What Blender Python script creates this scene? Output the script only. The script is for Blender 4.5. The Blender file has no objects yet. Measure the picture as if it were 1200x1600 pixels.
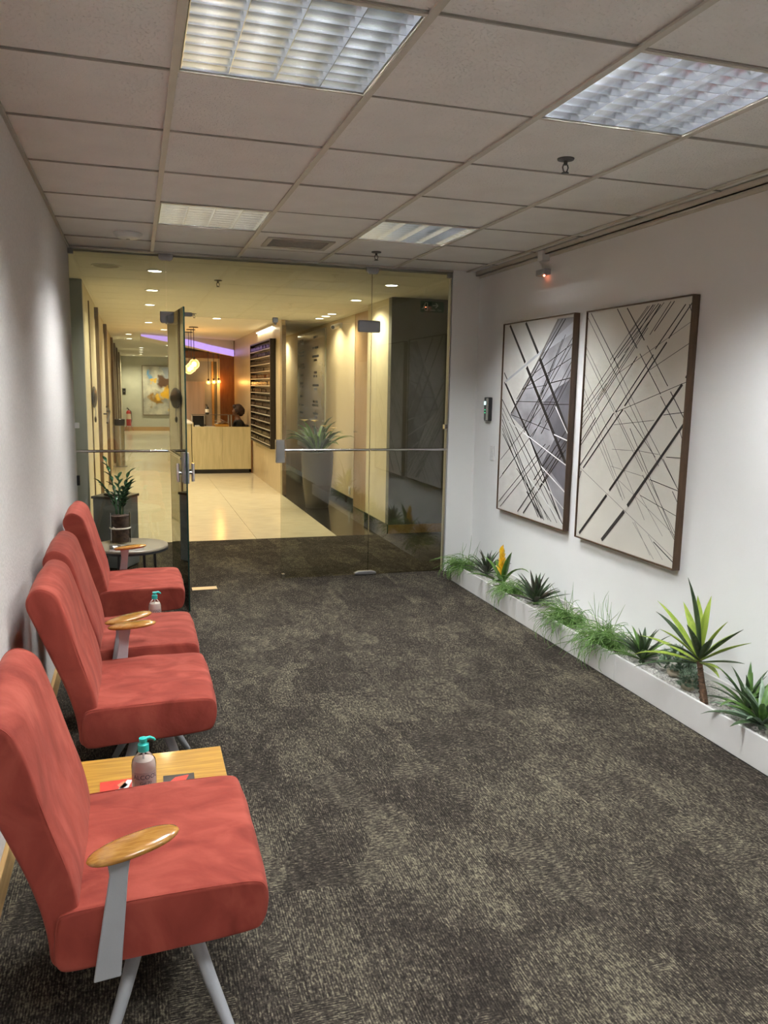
import bpy, bmesh, math, random
from mathutils import Vector, Matrix, noise as mnoise

# ------------------------------------------------------------------ camera, world, exposure
scene = bpy.context.scene
COL = scene.collection
CAMH = 1.55
RGT = (0.9552979144, -0.2951002960, 0.0179362753)
UPV = (0.0281640342, 0.1512293637, 0.9880973974)
FWD = (0.2943003260, 0.9434222251, -0.1527803106)
cam_data = bpy.data.cameras.new('camera')
cam_data.sensor_fit = 'VERTICAL'; cam_data.sensor_height = 24.0; cam_data.sensor_width = 24.0
cam_data.lens = 18.617; cam_data.clip_start = 0.02; cam_data.clip_end = 200
cam = bpy.data.objects.new('camera', cam_data); COL.objects.link(cam)
cam.matrix_world = Matrix(((RGT[0], UPV[0], -FWD[0], 0), (RGT[1], UPV[1], -FWD[1], 0), (RGT[2], UPV[2], -FWD[2], CAMH), (0, 0, 0, 1)))
scene.camera = cam
world = bpy.data.worlds.new('world'); scene.world = world; world.use_nodes = True
world.node_tree.nodes['Background'].inputs[0].default_value = (0.9, 0.92, 1.0, 1)
world.node_tree.nodes['Background'].inputs[1].default_value = 0.02
vs = scene.view_settings
vs.view_transform = 'Standard'; vs.look = 'None'; vs.gamma = 1.0; vs.use_curve_mapping = False
vs.exposure = 1.15
cy = scene.cycles
cy.use_denoising = True; cy.max_bounces = 10; cy.diffuse_bounces = 5; cy.glossy_bounces = 5
cy.transparent_max_bounces = 24; cy.sample_clamp_indirect = 4.0; cy.caustics_reflective = False; cy.caustics_refractive = False
TUBE_L = 165.0      # glow of each fluorescent tube
DOWN_W = 37.0       # watts per hall downlight

# ------------------------------------------------------------------ materials
MATS = {}
def nmat(name, col, rough=0.5, metal=0.0, var=0.06, vscale=12.0, bump=0.0, bscale=80.0, spec=0.5, emit=None, estr=0.0, sheen=0.0, stretch=(1, 1, 1), coat=0.0):
    """principled material whose colour varies with object-space noise"""
    m = bpy.data.materials.new(name); m.use_nodes = True; MATS[name] = m
    nt = m.node_tree; N = nt.nodes; L = nt.links; b = N['Principled BSDF']
    tc = N.new('ShaderNodeTexCoord'); mp = N.new('ShaderNodeMapping'); mp.inputs['Scale'].default_value = stretch
    L.new(tc.outputs['Object'], mp.inputs['Vector'])
    nz = N.new('ShaderNodeTexNoise'); nz.inputs['Scale'].default_value = vscale; nz.inputs['Detail'].default_value = 4
    L.new(mp.outputs[0], nz.inputs['Vector'])
    rp = N.new('ShaderNodeValToRGB')
    rp.color_ramp.elements[0].position = 0.3; rp.color_ramp.elements[1].position = 0.7
    rp.color_ramp.elements[0].color = tuple(max(0, c * (1 - var)) for c in col) + (1,)
    rp.color_ramp.elements[1].color = tuple(min(1, c * (1 + var)) for c in col) + (1,)
    L.new(nz.outputs['Fac'], rp.inputs[0]); L.new(rp.outputs[0], b.inputs['Base Color'])
    b.inputs['Roughness'].default_value = rough; b.inputs['Metallic'].default_value = metal
    b.inputs['Specular IOR Level'].default_value = spec
    if sheen: b.inputs['Sheen Weight'].default_value = sheen
    if coat: b.inputs['Coat Weight'].default_value = coat; b.inputs['Coat Roughness'].default_value = 0.1
    if emit: b.inputs['Emission Color'].default_value = tuple(emit) + (1,); b.inputs['Emission Strength'].default_value = estr
    if bump:
        n2 = N.new('ShaderNodeTexNoise'); n2.inputs['Scale'].default_value = bscale; n2.inputs['Detail'].default_value = 3
        L.new(mp.outputs[0], n2.inputs['Vector'])
        bp = N.new('ShaderNodeBump'); bp.inputs['Strength'].default_value = bump; bp.inputs['Distance'].default_value = 0.01
        L.new(n2.outputs['Fac'], bp.inputs['Height']); L.new(bp.outputs[0], b.inputs['Normal'])
    return m

def node(N, t, **kw):
    n = N.new(t)
    for k, v in kw.items():
        if k.startswith('i_'): n.inputs[int(k[2:])].default_value = v
        else: setattr(n, k, v)
    return n

def carpet_mat():
    m = bpy.data.materials.new('carpet'); m.use_nodes = True; nt = m.node_tree; N = nt.nodes; L = nt.links; b = N['Principled BSDF']
    tc = N.new('ShaderNodeTexCoord')
    def noise(scale3, sc, det=2, rough=0.5):
        mp = N.new('ShaderNodeMapping'); mp.inputs['Scale'].default_value = scale3; L.new(tc.outputs['Object'], mp.inputs['Vector'])
        n = N.new('ShaderNodeTexNoise'); n.inputs['Scale'].default_value = sc; n.inputs['Detail'].default_value = det; n.inputs['Roughness'].default_value = rough
        L.new(mp.outputs[0], n.inputs['Vector']); return n.outputs['Fac']
    def math_(op, a, bb, c=None):
        n = N.new('ShaderNodeMath'); n.operation = op
        for i, v in enumerate((a, bb, c)):
            if v is None: continue
            if isinstance(v, (int, float)): n.inputs[i].default_value = v
            else: L.new(v, n.inputs[i])
        return n.outputs[0]
    # tufted patches with straight edges, some with the pile turned
    sx = N.new('ShaderNodeSeparateXYZ'); L.new(tc.outputs['Object'], sx.inputs[0])
    pm = N.new('ShaderNodeMapping'); pm.inputs['Scale'].default_value = (1.5, 0.8, 1); L.new(tc.outputs['Object'], pm.inputs[0])
    vo = N.new('ShaderNodeTexVoronoi'); vo.distance = 'CHEBYCHEV'; vo.inputs['Scale'].default_value = 4.0; L.new(pm.outputs[0], vo.inputs['Vector'])
    sc = N.new('ShaderNodeSeparateColor'); L.new(vo.outputs['Color'], sc.inputs[0])
    turn = math_('GREATER_THAN', sc.outputs[1], 0.8)
    def mix(a, b):
        m_ = N.new('ShaderNodeMix'); L.new(turn, m_.inputs[0]); L.new(a, m_.inputs[2]); L.new(b, m_.inputs[3]); return m_.outputs[0]
    ribs = mix(math_('SINE', math_('MULTIPLY', sx.outputs[0], 850.0), 0), math_('SINE', math_('MULTIPLY', sx.outputs[1], 850.0), 0))
    fleck = mix(noise((1.0, 0.28, 1), 150, 2, 0.6), noise((0.28, 1.0, 1), 150, 2, 0.6))
    speck = noise((1, 1, 1), 120, 2, 0.7)
    blot = noise((1.0, 0.4, 1), 22, 4, 0.7); big = noise((1, 0.7, 1), 3.0, 3)
    s = math_('ADD', math_('MULTIPLY', ribs, 0.07), math_('MULTIPLY', fleck, 1.1)); s = math_('ADD', s, math_('MULTIPLY', speck, 0.8))
    s = math_('ADD', s, math_('MULTIPLY', blot, 0.55)); s = math_('ADD', s, math_('MULTIPLY', big, 0.30)); s = math_('ADD', s, math_('MULTIPLY', sc.outputs[0], 0.13))
    mr = N.new('ShaderNodeMapRange'); mr.inputs[1].default_value = 1.22; mr.inputs[2].default_value = 1.80; L.new(s, mr.inputs[0])
    rp = N.new('ShaderNodeValToRGB'); e = rp.color_ramp.elements
    e[0].position = 0.0; e[0].color = (0.013, 0.010, 0.0085, 1); e[1].position = 1.0; e[1].color = (0.205, 0.182, 0.128, 1)
    e2 = e.new(0.45); e2.color = (0.042, 0.0345, 0.028, 1)
    L.new(mr.outputs[0], rp.inputs[0]); L.new(rp.outputs[0], b.inputs['Base Color'])
    b.inputs['Roughness'].default_value = 0.95; b.inputs['Specular IOR Level'].default_value = 0.1
    bp = N.new('ShaderNodeBump'); bp.inputs['Strength'].default_value = 0.5; bp.inputs['Distance'].default_value = 0.004
    L.new(s, bp.inputs['Height']); L.new(bp.outputs[0], b.inputs['Normal'])
    return m

def wood_mat(name, c0, c1, scale=14.0, stretch=(1, 12, 12), rough=0.35, coat=0.0):
    m = bpy.data.materials.new(name); m.use_nodes = True; nt = m.node_tree; N = nt.nodes; L = nt.links; b = N['Principled BSDF']
    tc = N.new('ShaderNodeTexCoord'); mp = N.new('ShaderNodeMapping'); mp.inputs['Scale'].default_value = stretch
    L.new(tc.outputs['Object'], mp.inputs[0])
    n = N.new('ShaderNodeTexNoise'); n.inputs['Scale'].default_value = scale; n.inputs['Detail'].default_value = 5; n.inputs['Distortion'].default_value = 0.6
    L.new(mp.outputs[0], n.inputs['Vector'])
    rp = N.new('ShaderNodeValToRGB'); rp.color_ramp.elements[0].position = 0.32; rp.color_ramp.elements[1].position = 0.68
    rp.color_ramp.elements[0].color = c0 + (1,); rp.color_ramp.elements[1].color = c1 + (1,)
    L.new(n.outputs['Fac'], rp.inputs[0]); L.new(rp.outputs[0], b.inputs['Base Color'])
    b.inputs['Roughness'].default_value = rough
    if coat: b.inputs['Coat Weight'].default_value = coat; b.inputs['Coat Roughness'].default_value = 0.08
    return m

def suede_mat():
    m = bpy.data.materials.new('coral_suede'); m.use_nodes = True; nt = m.node_tree; N = nt.nodes; L = nt.links; b = N['Principled BSDF']
    tc = N.new('ShaderNodeTexCoord'); oi = N.new('ShaderNodeObjectInfo')
    ad = N.new('ShaderNodeVectorMath'); ad.operation = 'ADD'; L.new(tc.outputs['Object'], ad.inputs[0])
    ml = N.new('ShaderNodeVectorMath'); ml.operation = 'SCALE'; ml.inputs[3].default_value = 0.6; L.new(oi.outputs['Location'], ml.inputs[0]); L.new(ml.outputs[0], ad.inputs[1])
    mp = N.new('ShaderNodeMapping'); mp.inputs['Scale'].default_value = (1.2, 2.0, 1.0); mp.inputs['Rotation'].default_value = (0.5, 0.4, 0.7); L.new(ad.outputs[0], mp.inputs[0])
    n = N.new('ShaderNodeTexNoise'); n.inputs['Scale'].default_value = 4.2; n.inputs['Detail'].default_value = 5; n.inputs['Distortion'].default_value = 1.4; L.new(mp.outputs[0], n.inputs['Vector'])
    rp = N.new('ShaderNodeValToRGB'); e = rp.color_ramp.elements
    e[0].position = 0.30; e[0].color = (0.20, 0.032, 0.022, 1); e[1].position = 0.72; e[1].color = (0.38, 0.082, 0.057, 1)
    e2 = e.new(0.5); e2.color = (0.275, 0.049, 0.034, 1)
    L.new(n.outputs['Fac'], rp.inputs[0]); L.new(rp.outputs[0], b.inputs['Base Color'])
    b.inputs['Roughness'].default_value = 0.85; b.inputs['Specular IOR Level'].default_value = 0.2
    b.inputs['Sheen Weight'].default_value = 0.12; b.inputs['Sheen Roughness'].default_value = 0.4; b.inputs['Sheen Tint'].default_value = (1.0, 0.55, 0.45, 1)
    n2 = N.new('ShaderNodeTexNoise'); n2.inputs['Scale'].default_value = 9; n2.inputs['Detail'].default_value = 6; L.new(ad.outputs[0], n2.inputs['Vector'])
    bp = N.new('ShaderNodeBump'); bp.inputs['Strength'].default_value = 0.22; bp.inputs['Distance'].default_value = 0.02; L.new(n2.outputs['Fac'], bp.inputs['Height']); L.new(bp.outputs[0], b.inputs['Normal'])
    return m

def glass_mat(name, tint, ior=1.5, rough=0.0):
    m = bpy.data.materials.new(name); m.use_nodes = True; nt = m.node_tree; N = nt.nodes; L = nt.links
    N.remove(N['Principled BSDF']); out = N['Material Output']
    tc = N.new('ShaderNodeTexCoord'); nz = N.new('ShaderNodeTexNoise'); nz.inputs['Scale'].default_value = 0.8; L.new(tc.outputs['Object'], nz.inputs['Vector'])
    rp = N.new('ShaderNodeValToRGB'); rp.color_ramp.elements[0].color = tuple(c * 0.985 for c in tint) + (1,); rp.color_ramp.elements[1].color = tint + (1,)
    L.new(nz.outputs['Fac'], rp.inputs[0])
    tr = N.new('ShaderNodeBsdfTransparent'); L.new(rp.outputs[0], tr.inputs[0])
    gl = N.new('ShaderNodeBsdfGlossy'); gl.inputs['Roughness'].default_value = rough; gl.inputs[0].default_value = (1, 1, 1, 1)
    fr = N.new('ShaderNodeFresnel'); fr.inputs[0].default_value = ior
    mx = N.new('ShaderNodeMixShader'); L.new(fr.outputs[0], mx.inputs[0]); L.new(tr.outputs[0], mx.inputs[1]); L.new(gl.outputs[0], mx.inputs[2])
    L.new(mx.outputs[0], out.inputs[0]); return m

def tile_mat():
    """mineral-fibre ceiling tile with small pits"""
    m = nmat('ceiling_tile', (0.93, 0.915, 0.88), rough=0.95, var=0.03, vscale=5, spec=0.1)
    nt = m.node_tree; N = nt.nodes; L = nt.links; b = N['Principled BSDF']
    tc = [n for n in N if n.type == 'TEX_COORD'][0]
    v = N.new('ShaderNodeTexNoise'); v.inputs['Scale'].default_value = 130; v.inputs['Detail'].default_value = 2; L.new(tc.outputs['Object'], v.inputs['Vector'])
    rp = N.new('ShaderNodeValToRGB'); rp.color_ramp.elements[0].position = 0.30; rp.color_ramp.elements[1].position = 0.40
    L.new(v.outputs['Fac'], rp.inputs[0])
    bp = N.new('ShaderNodeBump'); bp.inputs['Strength'].default_value = 0.8; bp.inputs['Distance'].default_value = 0.006
    L.new(rp.outputs[0], bp.inputs['Height']); L.new(bp.outputs[0], b.inputs['Normal'])
    return m

def painting_mat():
    m = bpy.data.materials.new('abstract_paint'); m.use_nodes = True; nt = m.node_tree; N = nt.nodes; L = nt.links; b = N['Principled BSDF']
    tc = N.new('ShaderNodeTexCoord')
    n = N.new('ShaderNodeTexNoise'); n.inputs['Scale'].default_value = 3; n.inputs['Detail'].default_value = 6; L.new(tc.outputs['Object'], n.inputs['Vector'])
    rp = N.new('ShaderNodeValToRGB'); rp.color_ramp.elements[0].position = 0.35; rp.color_ramp.elements[1].position = 0.65
    rp.color_ramp.elements[0].color = (0.25, 0.25, 0.24, 1); rp.color_ramp.elements[1].color = (0.62, 0.60, 0.50, 1); L.new(n.outputs['Fac'], rp.inputs[0])
    last = rp.outputs[0]
    dn = N.new('ShaderNodeTexNoise'); dn.inputs['Scale'].default_value = 4; dn.inputs['Detail'].default_value = 5; L.new(tc.outputs['Object'], dn.inputs['Vector'])
    su = N.new('ShaderNodeVectorMath'); su.operation = 'SUBTRACT'; su.inputs[1].default_value = (0.5, 0.5, 0.5); L.new(dn.outputs['Color'], su.inputs[0])
    sc = N.new('ShaderNodeVectorMath'); sc.operation = 'SCALE'; sc.inputs[3].default_value = 0.7; L.new(su.outputs[0], sc.inputs[0])
    ad = N.new('ShaderNodeVectorMath'); ad.operation = 'ADD'; L.new(tc.outputs['Object'], ad.inputs[0]); L.new(sc.outputs[0], ad.inputs[1])
    for (x, z, r, c) in ((.25, 1.33, .16, (.08, .28, .55)), (.28, 1.15, .12, (.7, .42, .03)), (.75, 1.1, .28, (.10, .045, .02)), (.85, .72, .22, (.75, .42, .02)), (.42, .5, .22, (.30, .16, .02)),
                         (.5, .58, .13, (.75, .45, .03)), (1.12, 1.25, .24, (.55, .30, .02)), (1.1, .22, .22, (.75, .5, .03)), (.85, 1.45, .2, (.25, .28, .33)), (1.15, .95, .14, (.06, .03, .02))):
        dv = N.new('ShaderNodeVectorMath'); dv.operation = 'DISTANCE'; dv.inputs[1].default_value = (x, 0, z); L.new(ad.outputs[0], dv.inputs[0])
        mr = N.new('ShaderNodeMapRange'); mr.inputs[1].default_value = r * 1.15; mr.inputs[2].default_value = r * 0.75; L.new(dv.outputs[1], mr.inputs[0])
        mx = N.new('ShaderNodeMix'); mx.data_type = 'RGBA'; L.new(mr.outputs[0], mx.inputs[0]); L.new(last, mx.inputs[6]); mx.inputs[7].default_value = c + (1,)
        last = mx.outputs[2]
    L.new(last, b.inputs['Base Color']); b.inputs['Roughness'].default_value = 0.5
    return m

carpet = carpet_mat(); suede = suede_mat(); ctile = tile_mat()
glass = glass_mat('clear_glass', (0.935, 0.955, 0.925), 1.62); glass_edge = nmat('glass_edge', (0.01, 0.028, 0.022), 0.15, var=0.1)
thin_glass = glass_mat('thin_glass', (0.97, 0.98, 0.98), 1.08)
wall_white = nmat('wall_white', (0.86, 0.86, 0.85), 0.75, var=0.015, vscale=3, bump=0.05, bscale=120, spec=0.25)
wallpaper = nmat('wallpaper_linen', (0.64, 0.60, 0.57), 0.85, var=0.10, vscale=170, bump=0.25, bscale=200, spec=0.15, stretch=(1, 1, 0.5))
tbar = nmat('tee_bar', (0.62, 0.58, 0.50), 0.5, var=0.03)
tee_dark = nmat('wall_angle', (0.42, 0.39, 0.34), 0.5, var=0.03)
plenum = nmat('plenum', (0.05, 0.05, 0.05), 0.9)
base_wood = wood_mat('baseboard_wood', (0.42, 0.25, 0.09), (0.55, 0.35, 0.14), 6, (8, 1, 8), 0.4)
table_wood = wood_mat('table_wood', (0.36, 0.165, 0.022), (0.56, 0.31, 0.055), 5, (1.2, 18, 10), 0.3, 0.3)
arm_wood = wood_mat('arm_wood', (0.33, 0.14, 0.025), (0.50, 0.245, 0.05), 9, (2, 20, 20), 0.22, 0.8)
frame_wood = wood_mat('frame_wood', (0.06, 0.032, 0.016), (0.10, 0.055, 0.028), 6, (8, 8, 1), 0.5)
grey_paint = nmat('grey_paint', (0.40, 0.41, 0.43), 0.4, var=0.04, bump=0.05, bscale=300)
chrome = nmat('chrome', (0.75, 0.75, 0.74), 0.15, 1.0, var=0.02)
satin = nmat('satin_metal', (0.42, 0.42, 0.44), 0.38, 0.85, var=0.05)
steel = nmat('brushed_steel', (0.55, 0.54, 0.52), 0.25, 1.0, var=0.05, stretch=(1, 1, 0.1))
mirror = nmat('louvre_mirror', (0.84, 0.87, 0.92), 0.145, 1.0, var=0.02)
white_pl = nmat('white_plastic', (0.75, 0.75, 0.74), 0.4, var=0.02)
black_pl = nmat('black_plastic', (0.015, 0.015, 0.016), 0.35, var=0.1)
tube_em = nmat('tube_glow', (0.9, 0.9, 0.9), 0.3, emit=(0.955, 0.99, 1.0), estr=TUBE_L)
planter_w = nmat('planter_white', (0.72, 0.71, 0.69), 0.35, var=0.02)

# ------------------------------------------------------------------ geometry helpers
class MB:
    def __init__(s): s.v = []; s.f = []; s.m = []
    def add(s, vs_, fs, mi=0):
        o = len(s.v); s.v += [tuple(p) for p in vs_]; s.f += [tuple(i + o for i in f) for f in fs]; s.m += [mi] * len(fs); return s
    def box(s, x0, x1, y0, y1, z0, z1, mi=0):
        return s.add([(x0, y0, z0), (x1, y0, z0), (x1, y1, z0), (x0, y1, z0), (x0, y0, z1), (x1, y0, z1), (x1, y1, z1), (x0, y1, z1)],
                     [(0, 3, 2, 1), (4, 5, 6, 7), (0, 1, 5, 4), (1, 2, 6, 5), (2, 3, 7, 6), (3, 0, 4, 7)], mi)
    def tube(s, pts, r, n=8, mi=0, cap=True):
        pts = [Vector(p) for p in pts]; k = len(pts); rs = r if isinstance(r, (list, tuple)) else [r] * k
        vs_ = []; fs = []; up = None
        for i, p in enumerate(pts):
            t = (pts[min(i + 1, k - 1)] - pts[max(i - 1, 0)]).normalized()
            if up is None: up = Vector((0, 0, 1)) if abs(t.z) < 0.9 else Vector((1, 0, 0))
            a = t.cross(up).normalized(); b = a.cross(t).normalized(); up = b
            vs_ += [p + (a * math.cos(2 * math.pi * j / n) + b * math.sin(2 * math.pi * j / n)) * rs[i] for j in range(n)]
        for i in range(k - 1):
            for j in range(n):
                fs.append((i * n + j, i * n + (j + 1) % n, (i + 1) * n + (j + 1) % n, (i + 1) * n + j))
        if cap: fs.append(tuple(range(n))[::-1]); fs.append(tuple((k - 1) * n + j for j in range(n)))
        return s.add(vs_, fs, mi)
    def lathe(s, prof, c=(0, 0, 0), n=24, mi=0):
        vs_ = []; fs = []; k = len(prof)
        for r, z in prof:
            r = max(r, 1e-5)
            vs_ += [(c[0] + r * math.cos(2 * math.pi * j / n), c[1] + r * math.sin(2 * math.pi * j / n), c[2] + z) for j in range(n)]
        for i in range(k - 1):
            for j in range(n):
                fs.append((i * n + j, i * n + (j + 1) % n, (i + 1) * n + (j + 1) % n, (i + 1) * n + j))
        return s.add(vs_, fs, mi)
    def ell(s, c, r, n=16, k=10, mi=0):
        prof = [(math.cos(-math.pi / 2 + math.pi * i / k), math.sin(-math.pi / 2 + math.pi * i / k)) for i in range(k + 1)]
        o = len(s.v); s.lathe(prof, (0, 0, 0), n, mi)
        for i in range(o, len(s.v)):
            p = s.v[i]; s.v[i] = (c[0] + p[0] * r[0], c[1] + p[1] * r[1], c[2] + p[2] * r[2])
        return s
    def prism(s, poly, a0, a1, axis='y', mi=0):
        """polygon in the two other axes, extruded from a0 to a1"""
        n = len(poly)
        def P(p, a): return (p[0], a, p[1]) if axis == 'y' else ((a, p[0], p[1]) if axis == 'x' else (p[0], p[1], a))
        vs_ = [P(p, a0) for p in poly] + [P(p, a1) for p in poly]
        fs = [tuple(range(n))[::-1], tuple(range(n, 2 * n))] + [(i, (i + 1) % n, n + (i + 1) % n, n + i) for i in range(n)]
        return s.add(vs_, fs, mi)
    def xf(s, M, o=0):
        for i in range(o, len(s.v)): s.v[i] = tuple(M @ Vector(s.v[i]))
        return s
    def mesh(s, name, mats, smooth=None):
        me = bpy.data.meshes.new(name); me.from_pydata(s.v, [], s.f)
        for m in (mats if isinstance(mats, (list, tuple)) else [mats]): me.materials.append(m)
        if any(s.m): me.polygons.foreach_set('material_index', s.m)
        bm = bmesh.new(); bm.from_mesh(me); bmesh.ops.recalc_face_normals(bm, faces=bm.faces); bm.to_mesh(me); bm.free()
        if smooth:
            me.polygons.foreach_set('use_smooth', [True] * len(me.polygons)); me.set_sharp_from_angle(angle=math.radians(smooth))
        me.update(); return me
    def build(s, name, mats, parent=None, smooth=None, bevel=0.0, seg=2, loc=None):
        o = bpy.data.objects.new(name, s.mesh(name, mats, smooth)); COL.objects.link(o)
        if parent: o.parent = parent
        if loc: o.location = loc
        if bevel:
            b = o.modifiers.new('bevel', 'BEVEL'); b.width = bevel; b.segments = seg; b.limit_method = 'ANGLE'; b.angle_limit = math.radians(40)
        return o

def tag(o, label, cat, group=None):
    o['label'] = label; o['category'] = cat
    if group: o['group'] = group
    return o
def thing(name, label, cat, loc=(0, 0, 0), rz=0.0, group=None):
    o = bpy.data.objects.new(name, None); COL.objects.link(o); o.location = loc; o.rotation_euler = (0, 0, rz); o.empty_display_size = 0.1
    return tag(o, label, cat, group)
def struct(o, label=None, cat=None):
    o['kind'] = 'structure'
    if label: o['label'] = label
    if cat: o['category'] = cat
    return o
def copy_tree(o, parent=None):
    c = o.copy(); COL.objects.link(c); c.parent = parent
    for ch in list(o.children): copy_tree(ch, c)
    return c
def share(o, name, parent, loc):
    c = bpy.data.objects.new(name, o.data); COL.objects.link(c); c.parent = parent; c.location = loc
    for md in o.modifiers:
        b = c.modifiers.new(md.name, md.type)
        if md.type == 'BEVEL': b.width = md.width; b.segments = md.segments; b.limit_method = 'ANGLE'; b.angle_limit = md.angle_limit
    return c
def lamp(name, kind, energy, color, parent, loc, size=0.05, size_y=None, rot=(0, 0, 0), spot=None):
    l = bpy.data.lights.new(name, kind); l.energy = energy; l.color = color
    if kind == 'AREA':
        l.shape = 'RECTANGLE' if size_y else 'DISK'; l.size = size
        if size_y: l.size_y = size_y
    else: l.shadow_soft_size = size
    if spot: l.spot_size = math.radians(spot); l.spot_blend = 0.7
    o = bpy.data.objects.new(name, l); COL.objects.link(o); o.parent = parent; o.location = loc; o.rotation_euler = rot
    return o
def text_mb(body, size, align='CENTER'):
    """flat lettering as polygons in the XY plane"""
    cu = bpy.data.curves.new('lettering', 'FONT'); cu.body = body; cu.size = size; cu.align_x = align; cu.resolution_u = 3
    o = bpy.data.objects.new('lettering', cu); COL.objects.link(o)
    bpy.context.view_layer.update()
    me = bpy.data.meshes.new_from_object(o)
    mb = MB().add([v.co[:] for v in me.vertices], [tuple(p.vertices) for p in me.polygons])
    bpy.data.objects.remove(o); bpy.data.curves.remove(cu); bpy.data.meshes.remove(me)
    return mb

# ------------------------------------------------------------------ the waiting room shell
XL, XR, H, YG, YB = -0.437, 2.755, 2.52, 6.3, -2.2
T = 0.625; GX = 0.141; GY = 2.733
struct(MB().box(-2.3, 4.7, YB - 0.1, 8.08, -0.1, 0.0).build('floor', carpet), 'dark brown and beige streaked carpet of the waiting room', 'floor')
struct(MB().box(XL - 0.1, XL, YB, 6.35, 0, 2.8).build('wall_left', wallpaper), 'grey linen textured wall behind the coral chairs', 'wall')
struct(MB().box(XR, XR + 0.1, YB, 6.35, 0, 2.8).build('wall_right', wall_white), 'white wall with the two framed prints', 'wall')
struct(MB().box(2.515, 4.7, 6.27, 6.37, 0, 2.8).build('wall_end', wall_white), 'narrow white return wall beside the glass front', 'wall')
struct(MB().box(-2.3, XL - 0.1, 6.25, 6.35, 0, 2.8).build('wall_lobby_near', wall_white), 'plain lobby wall running left from the glass front', 'wall')
struct(MB().box(XL - 0.1, XR + 0.1, YB - 0.1, YB, 0, 2.8).build('wall_back', wall_white), 'plain white wall behind the viewer', 'wall')
struct(MB().box(XL, XL + 0.016, YB, 6.28, 0, 0.10).build('baseboard_left', base_wood, bevel=0.003), 'light wooden baseboard under the linen wall', 'baseboard')
tr = MB().box(2.715, XR, YB, 6.27, 2.486, 2.492).box(XR - 0.006, XR, YB, 6.27, 2.470, 2.52).box(2.715, 2.721, YB, 6.27, 2.486, 2.52)
struct(tr.build('trim_1', tbar), 'grey metal angle where ceiling meets the white wall', 'trim')

ceil = struct(MB().box(XL, XR, YB, 6.30, 2.75, 2.8).build('ceiling', plenum), 'suspended tile ceiling of the waiting room', 'ceiling')
LIGHTS = [(0, -1), (2, -1), (0, 3), (2, 3), (0, -5), (2, -5)]
VENT = (1, 4)
proto_tile = None
random.seed(4)
xs = [XL] + [GX + T * j for j in range(5)] + [2.715]
rows = list(range(-8, 6))
for ci in range(len(xs) - 1):
    for k in rows:
        y0 = max(GY + T * k, YB); y1 = min(GY + T * (k + 1), 6.295)
        if y1 - y0 < 0.05: continue
        if (ci - 1, k) in LIGHTS or (ci - 1, k) == VENT: continue
        w = xs[ci + 1] - xs[ci]; d = y1 - y0; g = 0.005
        full = abs(w - T) < 1e-3 and abs(d - T) < 1e-3
        if full and proto_tile: t = share(proto_tile, 'ceiling_panel', ceil, (0, 0, 0))
        else:
            t = MB().box(-w / 2 + g, w / 2 - g, -d / 2 + g, d / 2 - g, 0.0, 0.015).build('ceiling_panel', ctile, ceil)
            if full: proto_tile = t
        t.location = (xs[ci] + w / 2, y0 + d / 2, 2.5215 + random.uniform(-0.0012, 0.0025))
        t.rotation_euler = (random.uniform(-.0025, .0025), random.uniform(-.0025, .0025), 0)
for x in xs[1:-1]:
    MB().box(x - 0.012, x + 0.012, YB, 6.295, 2.512, 2.519).box(x - 0.002, x + 0.002, YB, 6.295, 2.519, 2.55).build('main_runner', tbar, ceil)
for k in range(-7, 6):
    y = GY + T * k
    MB().box(XL, 2.715, y - 0.0035, y + 0.0035, 2.5165, 2.5185).box(XL, 2.715, y - 0.002, y + 0.002, 2.5185, 2.55).build('cross_runner', tee_dark, ceil)  # runner coloured dark to draw the shadow line between tile edges
MB().box(XL, XL + 0.014, YB, 6.295, 2.505, 2.52).box(XL, 2.515, 6.270, 6.298, 2.508, 2.52).build('wall_angle', tee_dark, ceil)

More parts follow.
